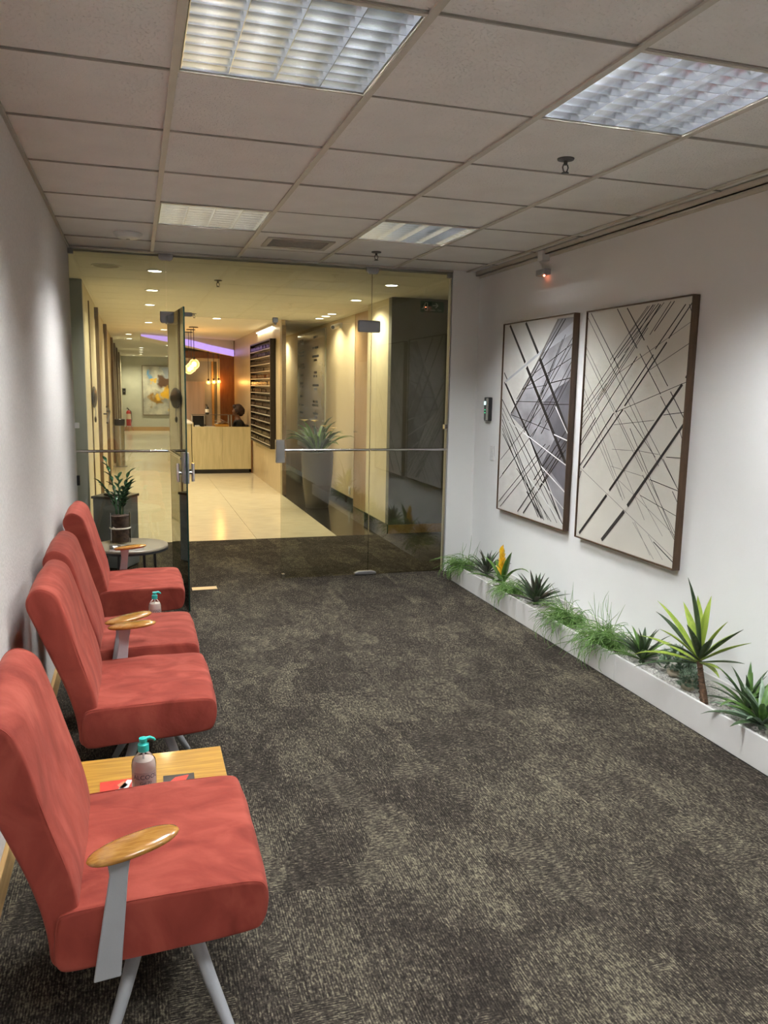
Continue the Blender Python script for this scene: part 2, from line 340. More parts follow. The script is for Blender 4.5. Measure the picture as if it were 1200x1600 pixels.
# ------------------------------------------------------------------ ceiling luminaires
def luminaire(cx, cy_, label):
    r = thing('ceiling_luminaire', label, 'ceiling light', (cx, cy_, 2.52), 0, 'square louvred ceiling luminaires')
    a = 0.300
    hb = MB()
    for s in (-1, 1):
        hb.box(s * a - 0.004, s * a + 0.004, -a, a, 0, 0.12); hb.box(-a, a, s * a - 0.004, s * a + 0.004, 0, 0.12)
    hb.box(-a, a, -a, a, 0.115, 0.125)
    hb.build('housing', white_pl, r)
    fb = MB()
    for s in (-1, 1):
        fb.box(min(s * 0.296, s * 0.311), max(s * 0.296, s * 0.311), -0.311, 0.311, -0.006, 0.0); fb.box(-0.296, 0.296, min(s * 0.296, s * 0.311), max(s * 0.296, s * 0.311), -0.006, 0.0)
    fb.build('frame', tbar, r)
    # parabolic cross blades
    n = 9; hgt = 0.036
    def wedge(half, tall):
        L_ = []; R_ = []
        for i in range(5):
            t = i / 4; w = 0.0012 + half * t * t
            R_.append((w, -0.001 + tall * t)); L_.append((-w, -0.001 + tall * t))
        return R_ + L_[::-1]
    bl = None
    for i in range(n + 1):
        y = -0.292 + 0.584 * i / n
        if bl is None:
            mb = MB(); poly = wedge(0.009, hgt); m_ = len(poly)
            mb.add([(-0.294, p[0], p[1]) for p in poly] + [(0.294, p[0], p[1]) for p in poly], [tuple(range(m_)), tuple(range(m_, 2 * m_))] + [(j, (j + 1) % m_, m_ + (j + 1) % m_, m_ + j) for j in range(m_)])
            bl = mb.build('louvre_blade', mirror, r, smooth=50); bl.location = (0, y, 0)
        else: share(bl, 'louvre_blade', r, (0, y, 0))
    dv = None
    for i in range(5):
        x = -0.292 + 0.584 * i / 4
        if dv is None:
            dv = MB().prism(wedge(0.009, 0.040), -0.294, 0.294, 'y').build('reflector_rib', mirror, r, smooth=50); dv.location = (x, 0, -0.001)
        else: share(dv, 'reflector_rib', r, (x, 0, -0.001))
    for i in range(4):
        x = -0.219 + 0.146 * i
        tb = MB().tube([(x, -0.28, 0.056), (x, 0.28, 0.056)], 0.012, 10).build('fluorescent_tube', tube_em, r, smooth=40)
    return r
LLAB = {(0, -1): 'large louvred luminaire at the top of the view, left of centre', (2, -1): 'louvred luminaire at the upper right near the framed prints',
        (0, 3): 'far louvred luminaire beside the round ceiling detector', (2, 3): 'far louvred luminaire near the white return wall',
        (0, -5): 'louvred luminaire overhead behind the viewer, over the chairs', (2, -5): 'louvred luminaire overhead behind the viewer, over the planter'}
for (j, k) in LIGHTS: luminaire(GX + T * (j + 0.5), GY + T * (k + 0.5), LLAB[(j, k)])

# air vent
cx, cyv = GX + T * 1.5, GY + T * 4.5
v = thing('air_vent', 'grey slotted air vent set into a ceiling tile', 'air vent', (cx, cyv, 2.52))
pl = MB().box(-0.308, -0.20, -0.308, 0.308, -0.002, 0.012).box(0.20, 0.308, -0.308, 0.308, -0.002, 0.012).box(-0.20, 0.20, -0.308, -0.15, -0.002, 0.012).box(-0.20, 0.20, 0.15, 0.308, -0.002, 0.012)
pl.build('vent_panel', ctile, v)
MB().box(-0.2, 0.2, -0.15, 0.15, 0.06, 0.065).build('duct_back', plenum, v)
fr = MB()
for s in (-1, 1):
    fr.box(min(s * 0.19, s * 0.225), max(s * 0.19, s * 0.225), -0.175, 0.175, -0.010, 0.002); fr.box(-0.19, 0.19, min(s * 0.14, s * 0.175), max(s * 0.14, s * 0.175), -0.010, 0.002)
fr.build('vent_frame', tee_dark, v)
for i in range(6):
    y = -0.115 + 0.046 * i
    s_ = MB().box(-0.19, 0.19, -0.019, 0.019, -0.0015, 0.0015).xf(Matrix.Rotation(math.radians(40), 4, 'X')).build('vent_slat', tbar, v); s_.location = (0, y, 0.0)

bronze = nmat('dark_bronze', (.09, .085, .08), .4, .8, var=.1)
def sprinkler(x, y, z, label, s=1.0):
    r = thing('fire_sprinkler', label, 'sprinkler', (x, y, z), 0, 'ceiling sprinklers')
    MB().lathe([(0.0, 0.0), (0.036, 0.0), (0.034, -0.006), (0.014, -0.010), (0, -0.010)], n=20).build('escutcheon', bronze, r, smooth=40)
    b = MB().tube([(0, 0, -0.008), (0, 0, -0.026)], 0.008, 10)
    b.tube([(-0.009, 0, -0.024), (-0.013, 0, -0.036), (-0.008, 0, -0.050), (0, 0, -0.056)], 0.0028, 6).tube([(0.009, 0, -0.024), (0.013, 0, -0.036), (0.008, 0, -0.050), (0, 0, -0.056)], 0.0028, 6)
    b.build('frame_arms', bronze, r, smooth=40)
    MB().lathe([(0, -0.056), (0.015, -0.056), (0.016, -0.059), (0, -0.060)], n=14).build('deflector', bronze, r, smooth=40)
    return r
sprinkler(1.755, 3.15, 2.5215, 'sprinkler in the ceiling tile in front of the right luminaire')
sprinkler(1.676, 5.67, 2.5215, 'sprinkler just before the glass front')
d = thing('ceiling_detector', 'round white ceiling detector above the linen wall side', 'detector', (-0.02, 5.63, 2.521))
MB().lathe([(0, 0), (0.082, 0), (0.085, -0.012), (0.070, -0.030), (0.03, -0.036), (0, -0.037)], n=32).build('dome', white_pl, d, smooth=40)
MB().lathe([(0.086, 0.0), (0.092, -0.001), (0.092, -0.008), (0.086, -0.010)], n=32).build('base_ring', white_pl, d, smooth=40)
MB().lathe([(0, -0.0372), (0.012, -0.0372), (0.012, -0.040), (0, -0.0402)], n=12).build('indicator', tee_dark, d, smooth=40)

# ------------------------------------------------------------------ framed prints
paper1 = nmat('print_paper_grey', (0.66, 0.64, 0.615), 0.6, var=0.10, vscale=2.2)
paper2 = nmat('print_paper_cream', (0.72, 0.69, 0.62), 0.6, var=0.05, vscale=2.2)
ink = nmat('print_ink', (0.022, 0.018, 0.018), 0.6, var=0.2); ink_g = nmat('print_grey', (0.22, 0.20, 0.19), 0.6, var=0.2, vscale=6)
ink_w = nmat('print_white', (0.80, 0.80, 0.80), 0.6); ink_mid = nmat('print_mid', (0.33, 0.32, 0.345), 0.6, var=0.35, vscale=3.5)
ink_dk = nmat('print_dark', (0.13, 0.125, 0.145), 0.6, var=0.35, vscale=4); ink_sil = nmat('print_silver', (0.48, 0.49, 0.53), 0.6, var=0.15, vscale=4)
ART1="95 990 358 790 250 0;383 768 977 318 310 0;342 991 542 832 269 0;566 807 992 462 328 0;31 743 84 708 110 0;63 686 450 433 129 0;38 693 678 280 110 0;450 433 941 53 146 0;13 601 981 31 92 0;23 524 734 22 79 0;27 493 693 24 80 0;33 446 652 27 80 0;31 462 792 29 56 0;49 416 713 26 95 0;24 555 907 29 56 0;297 245 831 26 65 0;467 139 693 28 119 0;22 42 702 394 63 0;50 17 761 391 62 0;338 21 992 443 93 0;428 23 968 381 92 0;23 170 628 497 49 0;25 273 619 567 48 0;65 197 392 371 48 0;565 207 972 475 106 0;652 178 980 422 108 0;167 527 883 979 107 0;250 604 847 981 70 0;190 528 792 981 188 1;359 458 991 897 69 0;384 437 987 865 69 0;447 454 893 907 56 0;515 421 982 782 68 0;556 579 860 889 55 0;636 441 991 717 82 0;688 499 992 756 83 0;480 521 796 825 55 0;474 728 987 865 50 0;332 656 987 801 49 0;739 688 992 711 71 0;322 653 683 678 32 0;240 593 809 597 43 0;636 584 991 590 60 0;167 523 751 463 46 0;811 445 992 423 83 2;373 437 987 309 74 2;658 282 992 182 93 2;668 208 992 101 56 2;812 577 984 455 77 2;479 214 982 27 76 2;125 488 384 437 38 2"
ART1P="4:783 985 987 982 990 769 986 442 990 182 990 47 658 279 427 439 156 519 331 664 546 804 689 916;5:818 665 984 704 990 442 990 186 799 261 657 286 832 435 617 581;6:37 697 359 783 987 964 990 913 524 815 74 693"
ART2="955 685 355 243 177 0;329 221 46 21 190 0;992 540 547 197 220 0;518 172 305 24 243 0;992 719 979 707 146 0;991 974 817 853 91 0;804 840 457 598 109 0;441 583 50 317 104 0;936 969 708 817 79 0;695 797 370 571 84 0;352 567 8 326 92 0;844 986 689 885 68 0;815 987 651 873 55 0;8 418 548 794 67 0;8 434 161 543 66 0;8 490 630 901 50 0;8 507 584 882 50 0;8 562 425 804 48 0;8 586 336 791 50 0;10 539 257 689 33 0;170 620 681 985 50 0;281 785 617 983 47 0;318 784 665 985 76 0;354 791 712 986 60 0;424 811 758 987 43 0;465 888 633 983 44 0;554 863 728 982 89 0;8 267 30 303 87 0;323 991 543 825 70 0;422 988 605 854 80 0;572 804 782 648 53 0;783 641 937 525 52 0;633 833 838 678 52 0;864 658 989 562 63 0;43 989 380 747 61 0;8 972 346 725 47 0;381 740 638 542 44 1;346 725 810 377 45 1;638 542 992 297 41 0;8 845 217 696 48 1;8 818 670 346 49 1;242 666 992 136 46 1;8 728 716 158 34 1;12 665 516 224 36 1;25 626 499 215 36 1;105 510 479 228 35 1;524 510 992 117 45 0;672 332 992 110 43 0;460 580 774 409 41 0;844 406 992 297 40 0;650 259 884 115 29 1;609 138 821 16 30 1;626 140 787 27 31 1;758 105 898 26 29 1;810 84 992 28 63 0;939 292 992 251 52 0;960 519 992 482 52 0;964 967 992 934 58 0;355 725 992 906 37 1;672 740 992 831 34 0;370 571 992 694 34 0;360 519 743 549 32 1;818 571 992 585 39 0;624 425 803 421 31 1;866 415 992 419 39 0;356 417 607 424 22 1;740 320 992 297 42 0;659 252 992 203 34 0;358 346 672 328 22 1;450 293 992 129 26 1;8 317 992 44 29 1"
def picture(label, Y1, Y0, Z0, Z1, lines, polys, paper):
    r = thing('framed_print', label, 'picture', (XR, (Y0 + Y1) / 2, Z0))
    W = Y1 - Y0; Ht = Z1 - Z0; hw = W / 2; fx = -0.044
    MB().box(-0.034, -0.004, -hw + 0.008, hw - 0.008, 0.008, Ht - 0.008).build('canvas', paper, r)
    for s in (-1, 1):
        MB().box(fx, 0.0, s * hw - (0.008 if s > 0 else 0), s * hw + (0.008 if s < 0 else 0), 0, Ht).build('frame_stile', frame_wood, r, bevel=0.001)
    MB().box(fx, 0.0, -hw + 0.008, hw - 0.008, 0, 0.008).build('frame_rail', frame_wood, r, bevel=0.001)
    MB().box(fx, 0.0, -hw + 0.008, hw - 0.008, Ht - 0.008, Ht).build('frame_rail', frame_wood, r, bevel=0.001)
    mb = MB()
    def P(u, v): return (max(-hw + 0.009, min(hw - 0.009, hw - u * W)), max(0.009, min(Ht - 0.009, v * Ht)))
    for q, s in enumerate(polys.split(';') if polys else []):
        c, rest = s.split(':'); a = [int(k) / 1000 for k in rest.split()]
        pts = [P(a[i], a[i + 1]) for i in range(0, len(a), 2)]
        mb.add([(-0.0343 - 0.0003 * q, p[0], p[1]) for p in pts], [tuple(range(len(pts)))], int(c) - 1)
    for s in lines.split(';'):
        a = [int(k) for k in s.split()]
        p = Vector(P(a[0] / 1000, a[1] / 1000)); q = Vector(P(a[2] / 1000, a[3] / 1000)); w = a[4] / 10500; t = (q - p)
        if t.length < 1e-4: continue
        n = Vector((-t.y, t.x)).normalized() * w / 2; c = a[5]
        x = -0.0356 - (0.0006 if c == 2 else 0.0003 if c == 0 else 0)
        pts = [p + n, q + n, q - n, p - n]
        pts = [(max(-hw + 0.0085, min(hw - 0.0085, k.x)), max(0.0085, min(Ht - 0.0085, k.y))) for k in pts]
        mb.add([(x, k[0], k[1]) for k in pts], [(0, 1, 2, 3)], c)
    mb.build('printed_lines', [ink, ink_g, ink_w, ink_mid, ink_dk, ink_sil], r)
    return r
picture('framed grey print of crossing dark beams, farther from the viewer', 5.70, 4.655, 0.628, 2.06, ART1, ART1P, paper1)
picture('framed cream print of crossing black lines, nearer to the viewer', 4.51, 3.498, 0.62, 2.055, ART2, '', paper2)

# ------------------------------------------------------------------ small wall fittings
r = thing('access_reader', 'black and silver access reader on the white wall', 'access reader', (XR, 5.98, 1.31))
MB().box(-0.036, 0, -0.045, 0.045, 0, 0.19).build('case', black_pl, r, bevel=0.008, seg=3)
MB().box(-0.040, -0.033, -0.043, -0.006, 0.008, 0.182).build('cover', steel, r, bevel=0.003)
MB().box(-0.0385, -0.035, 0.006, 0.036, 0.128, 0.158).build('screen', nmat('reader_screen', (0.3, 0.45, 0.42), 0.3, emit=(0.6, 0.95, 0.9), estr=0.9), r)
gl_ = nmat('green_led', (0.05, 0.4, 0.15), 0.4, emit=(0.1, 0.9, 0.4), estr=1.5)
for z in (0.062, 0.085): MB().box(-0.038, -0.035, 0.012, 0.022, z, z + 0.006).build('key_light', gl_, r)
r = thing('switch_plate', 'white double switch plate beside the grey print', 'switch', (XR, 5.895, 0.995))
MB().box(-0.010, 0, -0.036, 0.036, 0, 0.118).build('plate', white_pl, r, bevel=0.003)
for z in (0.030, 0.070): MB().box(-0.014, -0.009, -0.018, 0.018, z, z + 0.03).build('rocker', white_pl, r, bevel=0.002)
r = thing('emergency_light', 'white sensor box with red indicator hung above the grey print', 'sensor', (XR, 5.13, 2.35))
MB().box(-0.06, 0, -0.035, 0.035, 0.095, 0.165).build('junction_box', white_pl, r, bevel=0.004)
MB().tube([(-0.02, 0.036, 0.12), (-0.03, 0.055, 0.10), (-0.03, 0.040, 0.075), (-0.03, 0.02, 0.05), (-0.03, 0.0, 0.035)], 0.004, 8).build('cable', white_pl, r, smooth=40)
MB().box(-0.055, 0, -0.060, 0.060, 0.0, 0.040).build('sensor_head', grey_paint, r, bevel=0.005)
MB().ell((-0.03, -0.02, -0.003), (0.006, 0.006, 0.006)).build('indicator', nmat('red_led', (0.6, 0.1, 0.05), 0.3, emit=(1, 0.25, 0.12), estr=14.0), r, smooth=60)

# ------------------------------------------------------------------ planter and plants
r = thing('wall_planter', 'long low white planter along the white wall', 'planter', (0, 0, 0))
edges = [1.2, 2.39, 3.57, 4.75, 5.93]
for a, b in zip(edges[:-1], edges[1:]):
    MB().box(2.440, 2.455, a + 0.001, b - 0.001, 0.004, 0.150).build('front_panel', planter_w, r, bevel=0.002)
for y in (1.2, 5.915): MB().box(2.455, 2.745, y, y + 0.015, 0.004, 0.150).build('end_panel', planter_w, r, bevel=0.002)
MB().box(2.735, 2.75, 1.2, 5.93, 0.004, 0.150).build('back_panel', planter_w, r, bevel=0.002)
MB().box(2.442, 2.745, 1.205, 5.925, 0.0, 0.012).build('plinth', black_pl, r)
MB().box(2.455, 2.735, 1.215, 5.915, 0.012, 0.120).build('soil', nmat('soil', (0.48, 0.46, 0.43), 0.95, var=0.4, vscale=60, bump=0.5), r)
rng = random.Random(9)
peb = MB()
for i in range(3800):
    x, y = rng.uniform(2.458, 2.732), rng.uniform(1.8, 5.91); s = rng.uniform(0.004, 0.0085)
    a = rng.uniform(0, 6.28); c, sn = math.cos(a), math.sin(a); z = 0.120 + rng.uniform(0, 0.007)
    o = [(s, 0, 0), (-s, 0, 0), (0, s * .8, 0), (0, -s * .8, 0), (0, 0, s * .7), (0, 0, -s * .7)]
    peb.add([(x + p[0] * c - p[1] * sn, y + p[0] * sn + p[1] * c, z + p[2]) for p in o], [(0, 2, 4), (2, 1, 4), (1, 3, 4), (3, 0, 4), (2, 0, 5), (1, 2, 5), (3, 1, 5), (0, 3, 5)])
g = peb.build('gravel', nmat('white_gravel', (0.62, 0.60, 0.56), 0.8, var=0.25, vscale=40)); g['kind'] = 'stuff'
tag(g, 'white gravel filling the long planter', 'gravel')

def leaf_mb(az, el, L_, w, droop, base=(0, 0, 0), fold=0.25, n=8, twist=0.0, wp=0.35):
    """pointed strap leaf bending down along its length"""
    mb = MB(); ca, sa = math.cos(az), math.sin(az); p = Vector(base); vs_ = []
    for i in range(n + 1):
        t = i / n; e = el - droop * t * t
        ww = w * (min(1.0, 0.45 + t / wp * 0.55) if t < wp else max(0.0, 1 - ((t - wp) / (1 - wp)) ** 1.8)) / 2
        side = Vector((-sa, ca, 0)); nrm = Vector((-math.sin(e) * ca, -math.sin(e) * sa, math.cos(e)))
        tw = twist * t; s2 = side * math.cos(tw) + nrm * math.sin(tw); n2 = nrm * math.cos(tw) - side * math.sin(tw)
        vs_ += [p - s2 * ww + n2 * ww * fold * 2, p, p + s2 * ww + n2 * ww * fold * 2]
        p = p + Vector((math.cos(e) * ca, math.cos(e) * sa, math.sin(e))) * (L_ / n)
    fs = []
    for i in range(n):
        a = 3 * i; fs += [(a, a + 1, a + 4, a + 3), (a + 1, a + 2, a + 5, a + 4)]
    return mb.add(vs_, fs)
def leaf_mat(name, c0, c1, rough=0.4):
    return wood_mat(name, c0, c1, 7, (6, 6, 1), rough)
lf_dark = leaf_mat('leaf_dark', (0.028, 0.055, 0.026), (0.075, 0.12, 0.05)); lf_mid = leaf_mat('leaf_mid', (0.05, 0.13, 0.02), (0.14, 0.26, 0.05))
lf_lime = leaf_mat('leaf_lime', (0.22, 0.34, 0.03), (0.42, 0.52, 0.09)); lf_yel = leaf_mat('petal_yellow', (0.80, 0.42, 0.01), (0.90, 0.62, 0.03))
lf_grey = leaf_mat('leaf_greygreen', (0.12, 0.19, 0.12), (0.28, 0.38, 0.27)); lf_grass = leaf_mat('leaf_grass', (0.07, 0.17, 0.03), (0.20, 0.34, 0.09), 0.5)
lf_purp = leaf_mat('leaf_purple', (0.035, 0.035, 0.028), (0.08, 0.075, 0.045)); trunk_m = nmat('bark', (0.10, 0.055, 0.03), 0.9, var=0.5, vscale=30, bump=0.6, bscale=60, stretch=(1, 1, 4))
def solid(o, th=0.0012):
    s = o.modifiers.new('thickness', 'SOLIDIFY'); s.thickness = th; s.offset = 0; return o
def limit(mb, loc, xmax=2.748):
    """press leaves that would enter the wall against it"""
    for i, p in enumerate(mb.v):
        if p[0] + loc[0] > xmax: mb.v[i] = (xmax - loc[0] - 0.0005 * (i % 3), p[1], p[2])
    return mb
def rosette(label, x, y, n, L_, w, mats, seed, z=0.120, el=(0.15, 1.35), droop=(0.5, 1.0), group='plants in the white planter'):
    R_ = random.Random(seed); loc = (x, y, z)
    r = thing('rosette_plant', label, 'plant', loc, 0, group)
    MB().lathe([(0, 0), (w * 0.6, 0), (w * 0.5, 0.02), (0, 0.03)], n=10).build('crown', mats[0], r, smooth=40)
    for i in range(n):
        t = i / n; az = i * 2.39996 + R_.uniform(-.2, .2); e = el[0] + (el[1] - el[0]) * t + R_.uniform(-.1, .1)
        l = L_ * R_.uniform(0.8, 1.1) * (1.0 - 0.2 * t)
        m = limit(leaf_mb(az, e, l, w * R_.uniform(.85, 1.15), R_.uniform(*droop) * (1.1 - 0.6 * t), (0, 0, 0.012 + 0.012 * t)), loc)
        solid(m.build('leaf', mats[i % len(mats)], r, smooth=60))
    return r
def tuft(label, x, y, n, L_, seed, lean=(-0.7, 0.0), z=0.120, group='plants in the white planter', wild=6, spread=0.035):
    R_ = random.Random(seed); loc = (x, y, z)
    r = thing('trailing_plant', label, 'plant', loc, 0, group)
    mb = MB()
    for i in range(n):
        az = R_.uniform(0, 6.283); l = L_ * R_.uniform(0.55, 1.15); e = R_.uniform(0.5, 1.5); dr = R_.uniform(1.6, 3.2)
        p = Vector((R_.gauss(0, spread * .5), R_.gauss(0, spread), 0)); up_ = i < wild
        if up_: e = R_.uniform(1.1, 1.5); dr = R_.uniform(-0.3, 0.6); l = L_ * R_.uniform(0.9, 1.2)
        pts = []; k = 8; dx, dy = math.cos(az), math.sin(az)
        for j in range(k + 1):
            t = j / k; pts.append(p.copy()); ee = e - dr * t
            hx = dx + (0 if up_ else lean[0] * t); hy = dy + (0 if up_ else lean[1] * t)
            wob = 0.75 * math.sin(i * 1.7 + t * 7)
            p = p + Vector((math.cos(ee) * (hx * math.cos(wob) - hy * math.sin(wob)), math.cos(ee) * (hy * math.cos(wob) + hx * math.sin(wob)), math.sin(ee))) * (l / k)
            gx, gz = p.x + loc[0], p.z + loc[2]
            if 2.436 < gx < 2.738 and gz < 0.152 and j > 3:
                if gx < 2.47: p.z = 0.156 - loc[2]
                elif gz < 0.126: p.z = 0.128 - loc[2]
            if gz < 0.004: p.z = 0.006 - loc[2]
        mb.tube(pts, [0.0019] * (k - 1) + [0.0014, 0.0005], 3, cap=False)
    limit(mb, loc)
    o = mb.build('strands', lf_grass, r, smooth=80); o['kind'] = 'stuff'
    MB().lathe([(0, 0), (0.035, 0), (0.03, 0.015), (0, 0.022)], n=10).build('root_crown', lf_dark, r, smooth=40)
    return r
def bush(label, x, y, n, rad, seed, z=0.122):
    R_ = random.Random(seed); loc = (x, y, z)
    r = thing('succulent_bush', label, 'plant', loc, 0, 'plants in the white planter')
    mb = MB()
    for i in range(n):
        th = R_.uniform(0, 6.283); ph = math.acos(R_.uniform(-0.1, 1)); d_ = Vector((math.sin(ph) * math.cos(th), math.sin(ph) * math.sin(th), math.cos(ph)))
        c = d_ * rad * R_.uniform(.65, 1.0)
        for q in range(5):
            l = leaf_mb(R_.uniform(0, 6.28), R_.uniform(.2, 1.2), rad * .38, rad * .12, .3, c, n=3); mb.add(l.v, l.f)
    limit(mb, loc)
    o = mb.build('foliage', lf_grey, r, smooth=60); o['kind'] = 'stuff'; o.location = (0, 0, rad * 0.45)
    mb = MB().ell((0, 0, 0.022), (rad * .62, rad * .55, 0.030), 12, 8)
    for i, p in enumerate(mb.v): mb.v[i] = tuple(Vector(p) * (1 + 0.12 * mnoise.noise(Vector(p) * 30)))
    mb.build('stone', nmat('planter_stone', (0.50, 0.45, 0.34), 0.85, var=0.25, vscale=30, bump=0.3), r, smooth=60)
    return r
tuft('green trailing grass at the far end of the planter', 2.50, 5.80, 260, 0.24, 1, (-0.6, 0.4), wild=5, spread=.04)
rosette('dark green spiky rosette beside the yellow flower', 2.58, 5.55, 30, 0.25, 0.024, [lf_dark, lf_purp], 2, el=(.4, 1.4))
rosette('dark spiky rosette between the two trailing grasses and the yellow flower', 2.56, 4.70, 34, 0.24, 0.034, [lf_dark, lf_purp, lf_dark], 5, el=(0.35, 1.5), droop=(0.1, .5))
tuft('low green grass at the foot of the yellow flower', 2.52, 4.98, 200, 0.22, 6, (-0.6, -0.3), wild=0)
tuft('trailing green grass spilling out below the grey print', 2.53, 4.24, 300, 0.25, 7, (-0.7, 0.0), wild=7, spread=.034)
tuft('trailing green grass spilling out below the cream print', 2.53, 3.80, 330, 0.27, 8, (-0.7, 0.0), wild=12, spread=0.038)
rosette('dark rosette next to the grey-green bushes', 2.56, 3.50, 28, 0.24, 0.027, [lf_dark, lf_mid, lf_dark], 11, el=(0.35, 1.4))
bush('grey-green bush beside the dark rosette', 2.62, 3.28, 120, 0.095, 21)
bush('smaller grey-green bush on a pale stone beside the palm', 2.545, 3.10, 80, 0.062, 22)
rosette('fresh green rosette behind the nearest one', 2.63, 2.80, 26, 0.24, 0.026, [lf_mid, lf_dark], 13, el=(0.3, 1.4))
rosette('nearest greyish green rosette at the right edge of the view', 2.56, 2.635, 32, 0.26, 0.034, [lf_grey, lf_dark, lf_mid], 14, el=(0.15, 1.3))
rosette('small rosette at the near end of the planter', 2.58, 2.20, 22, 0.2, 0.026, [lf_mid, lf_dark], 15)
# yellow bromeliad
r = thing('flowering_bromeliad', 'bromeliad with strap leaves and a tall yellow flower', 'plant', (2.56, 5.22, 0.120), 0, 'plants in the white planter')
for (az, e, l, w, dr) in ((3.3, .55, .30, .045, .7), (2.6, .45, .28, .042, .8), (-1.7, 1.15, .34, .050, .5), (-1.3, .9, .34, .040, 1.5), (1.4, .8, .28, .042, .9), (4.0, .5, .28, .045, .8), (0.8, 1.1, .24, .036, .5), (-2.3, .7, .26, .040, .9), (2.0, .95, .28, .040, .7)):
    solid(limit(leaf_mb(az, e, l, w, dr, (0, 0, .01)), (2.56, 5.22, 0)).build('leaf', lf_mid if w > .027 else lf_lime, r, smooth=60))
MB().tube([(0, 0, 0), (0.0, 0.015, .08), (0, 0.03, .24)], .005, 8).build('flower_stalk', lf_mid, r, smooth=40)
R_ = random.Random(3)
for i in range(22):
    t = i / 21; solid(leaf_mb(i * 2.4, 0.95 + .4 * t, .095 - .02 * t, .046, -.3, (0, 0.012 + 0.022 * t, .06 + .175 * t), n=4).build('yellow_bract', lf_yel, r, smooth=60))
# dracaena
bx_, by_ = 2.505, 2.935
r = thing('dracaena_palm', 'small palm with ringed trunk and long lime and dark leaves', 'plant', (bx_, by_, 0.118), 0, 'plants in the white planter')
pts = [(0, 0, 0), (0.0, 0.012, .05), (0.0, 0.028, .10), (0.0, 0.045, .155), (0, 0.055, .19)]
MB().tube(pts, [.019, .017, .014, .0125, .014], 12).build('trunk', trunk_m, r, smooth=50)
for i in range(7):
    t = i / 6; p = Vector(pts[0]).lerp(Vector(pts[3]), t); MB().lathe([(0.0185 - .005 * t, -.003), (0.0205 - .005 * t, 0), (0.0185 - .005 * t, .003)], (p.x, p.y + .004 * math.sin(t * 3), p.z), 12).build('trunk_ring', trunk_m, r, smooth=40)
# (azimuth measured from +x, elevation, length, width, droop)
LV = [(1.75, .75, .36, .036, .30, 0), (1.60, .52, .37, .034, .35, 1), (1.95, .25, .33, .034, .35, 0), (2.2, 0.1, .33, .036, .7, 0), (2.5, -.05, .30, .03, .5, 1), (1.5, 1.0, .29, .044, .1, 0), (1.2, 1.25, .30, .046, .1, 0),
      (3.3, 1.35, .42, .034, .25, 1), (0.2, 1.45, .30, .044, .1, 0), (-1.3, 1.1, .25, .036, .2, 0), (-1.55, .75, .34, .038, .05, 1), (-1.5, .6, .34, .036, .15, 0), (-1.7, .35, .35, .034, .1, 1), (-1.9, .25, .24, .03, .1, 0),
      (-1.75, .15, .18, .03, .7, 0), (-2.6, .9, .22, .042, .2, 1), (-2.9, 1.05, .22, .046, .1, 1), (3.0, .6, .20, .04, .5, 1), (-2.0, .8, .24, .038, .2, 1), (2.7, .75, .24, .036, .4, 0), (-0.8, .9, .2, .036, .2, 0), (0.9, .8, .2, .034, .3, 1)]
for (az, e, l, w, dr, c) in LV:
    solid(limit(leaf_mb(az, e, l, w, dr, (0, .053, .178 + .02 * max(0, e)), wp=.45), (bx_, by_, 0)).build('leaf', [lf_lime, lf_dark][c], r, smooth=60))

# ------------------------------------------------------------------ coral chairs
def chaikin(p, it=2):
    for _ in range(it):
        q = []
        for i in range(len(p)):
            a, b = Vector(p[i]), Vector(p[(i + 1) % len(p)]); q += [a * .75 + b * .25, a * .25 + b * .75]
        p = q
    return [Vector(k) for k in p]
def cushion(prof, width, rad, crown=0.007, seed=0, lump=0.006):
    p = chaikin(prof, 3); n = len(p)
    area = sum(p[i].x * p[(i + 1) % n].y - p[(i + 1) % n].x * p[i].y for i in range(n)); sg = 1 if area > 0 else -1
    nor = []
    for i in range(n):
        t = (p[(i + 1) % n] - p[i - 1]).normalized(); nor.append(Vector((t.y, -t.x)) * sg)
    rings = []; hw = width / 2; ys = []
    for i in range(6):
        a = math.pi / 2 * i / 5; ys.append((-hw + rad * (1 - math.sin(a)), rad * (1 - math.cos(math.pi / 2 - a))))
    half = [(-hw + rad * (1 - math.cos(math.pi / 2 * i / 5)), rad * (1 - math.sin(math.pi / 2 * i / 5))) for i in range(6)]
    mid = [(-hw + rad + (width - 2 * rad) * i / 12, 0.0) for i in range(1, 12)]
    full = half + mid + [(-y, o) for y, o in half[::-1]]
    mb = MB(); vs_ = []
    for (y, off) in full:
        for i in range(n):
            q = p[i] - nor[i] * off; c = crown * (1 - (y / hw) ** 2)
            v_ = Vector((q.x, y, q.y)) + Vector((nor[i].x, 0, nor[i].y)) * c
            k = lump * mnoise.noise(v_ * 7 + Vector((seed, seed, 0))) if off < rad * .5 else 0
            vs_.append(v_ + Vector((nor[i].x, 0, nor[i].y)) * k)
    fs = []
    for a in range(len(full) - 1):
        for i in range(n): fs.append((a * n + i, a * n + (i + 1) % n, (a + 1) * n + (i + 1) % n, (a + 1) * n + i))
    fs.append(tuple(range(n))); fs.append(tuple((len(full) - 1) * n + i for i in range(n)))
    mb.add(vs_, fs)
    k0 = next(i for i in range(n) if nor[i].y < -.3 and nor[(i + 1) % n].y >= -.3) + 1
    ids = []
    for i in range(n):
        q = (k0 + i) % n
        if nor[q].y < -.3: break
        ids.append(q)
    seam = [[Vector((p[i].x - nor[i].x * rad * .22, s * (hw - rad * .38), p[i].y - nor[i].y * rad * .22)) for i in ids] for s in (-1, 1)]
    return mb, seam
SEATP = [(-.184, .275), (-.203, .294), (-.205, .34), (-.202, .403), (-.185, .421), (-.10, .425), (.0, .428), (.14, .429), (.235, .427), (.257, .408), (.259, .36), (.249, .314), (.230, .296), (.1, .286), (-.05, .279)]
